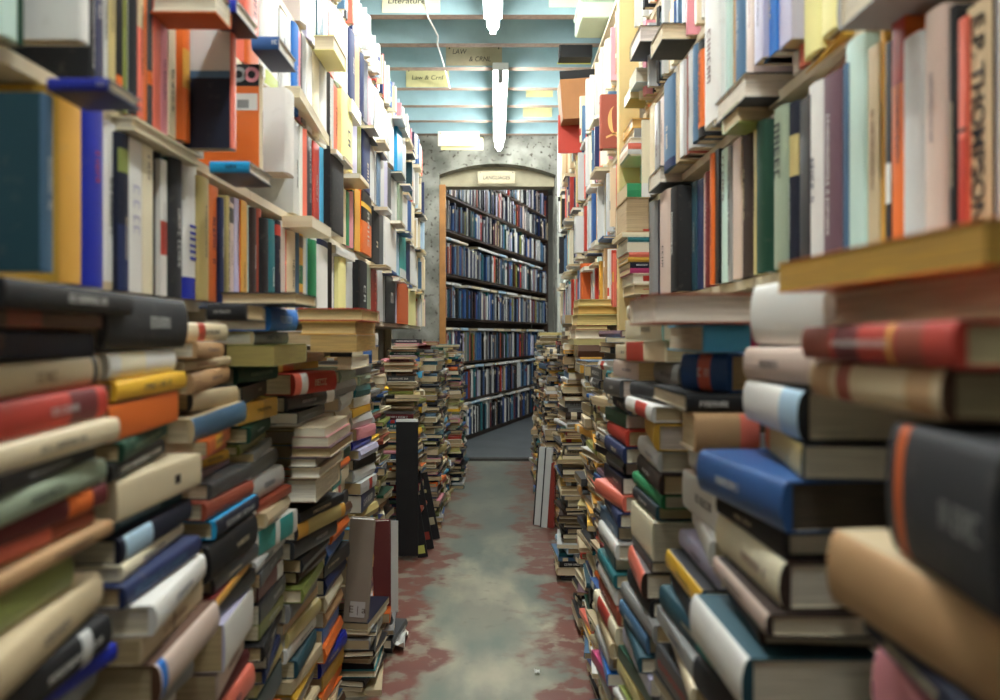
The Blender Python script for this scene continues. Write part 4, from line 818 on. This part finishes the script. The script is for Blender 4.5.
# black display board with stacked white books, leaning black magazines
d = 3.9; rt, w, hg = folio('display_board', 396, 418, 422, 556, d, 'black_card', 'black board with a white top edge standing past the left piles', .012, 0, cat='board')
MB().box(-w, w, -.003, .015, hg + .0005, hg + .014).build('top_edge', M['paper_white'], rt)
for i, (xa, xb, yt, yb, dd, t, mt, lb) in enumerate(((418, 428, 470, 561, 3.95, -9, 'black_card', 'black magazine leaning at the foot of the black board, nearest one'), (424, 434, 466, 552, 4.1, -10, 'black_card', 'black magazine leaning second behind the nearest one'), (430, 440, 472, 540, 4.3, -11, 'black_card', 'black magazine leaning third, farthest into the aisle'))):
    rt, w, hg = folio('magazine', xa, xb, yt, yb, dd, mt, lb, .012, t, cat='magazine', group='black magazines leaning on the board')
    MB().box(-w * .8, w * .6, -.0016, -.0004, .02 + .03 * i, .06 + .03 * i).build('cover_print', M[['lime_edge', 'brick_red', 'card_tan'][i]], rt)
# white and red folios leaning on the right
for i, (xa, xb, yt, yb, dd, t, mt, lb) in enumerate(((534, 540, 447, 526, 4.62, 4, 'board_white', 'tall white board leaning at the aisle edge of the right piles'), (541, 547, 448, 529, 4.56, 4, 'board_white', 'tall white board leaning beside the other white one, with black spine'), (547.5, 554, 463, 530, 4.55, 1, 'brick_red', 'brick red folio standing beside the two white boards'))):
    rt, w, hg = folio('folio', xa, xb, yt, yb, dd, mt, lb, .03, t, yaw=-18)
    MB().box(-w - .008, -w - .0005, .001, .029, 0, hg).build('spine_strip', M['black_card'], rt)
# crumpled paper and black cord on the floor, scraps
rr = random.Random(5)
def crumple(x, y, s, label, mat='paper_white'):
    vs, fs = [], []; n = 7
    for i in range(n):
        for j in range(n): vs.append(((i / (n - 1) - .5) * s + rr.uniform(-.1, .1) * s / n, (j / (n - 1) - .5) * s * 1.3 + rr.uniform(-.1, .1) * s / n, abs(rr.gauss(.0, .16)) * s + .006))
    for i in range(n - 1):
        for j in range(n - 1): a = i * n + j; fs.append((a, a + n, a + n + 1, a + 1))
    o = mesh_obj('paper', vs, fs, M[mat]); o.location = (x, y, 0); md = o.modifiers.new('thick', 'SOLIDIFY'); md.thickness = .0012; tag(o, label, 'paper'); return o
crumple(wx(388, 2.85), 2.85, .13, 'crumpled white paper on the floor at the foot of the maroon folio')
crumple(wx(363, 2.45), 2.45, .03, 'small yellowed paper scrap on the red floor near the left piles', 'card_yellow')
crumple(wx(537, 2.6), 2.6, .016, 'tiny white paper scrap on the bare floor toward the right piles')
pts = [(wx(x, d), d, max(wz(y, d), .012)) for x, y, d in ((372, 640, 2.7), (380, 641, 2.72), (388, 634, 2.76), (392, 620, 2.82), (388, 608, 2.86), (382, 622, 2.84), (386, 632, 2.8))]
o = MB().tube(pts, .006, 8).build('cord', M['black_card']); tag(o, 'black cord looped over the crumpled paper on the floor', 'cord')

# ------------------------------------------------------------------ camera and view
cam = bpy.data.cameras.new('camera'); co = bpy.data.objects.new('camera', cam); col.objects.link(co)
co.location = (0, 0, EYE); co.rotation_euler = (math.pi / 2, 0, 0)
cam.sensor_width = 36; cam.lens = 36 * F / 1000; cam.shift_x = .005; cam.shift_y = -.015; cam.clip_start = .05; cam.clip_end = 60
cam.dof.use_dof = True; cam.dof.focus_distance = 3.6; cam.dof.aperture_fstop = FSTOP
sc = bpy.context.scene; sc.camera = co
w = bpy.data.worlds.new('world'); sc.world = w; w.use_nodes = True; w.node_tree.nodes['Background'].inputs[0].default_value = (.02, .02, .02, 1)
sc.view_settings.view_transform = 'Standard'; sc.view_settings.look = 'None'; sc.view_settings.exposure = EXPOSURE; sc.view_settings.gamma = 1; sc.view_settings.use_curve_mapping = False
sc.cycles.max_bounces = 8; sc.cycles.diffuse_bounces = 5; sc.cycles.use_denoising = True
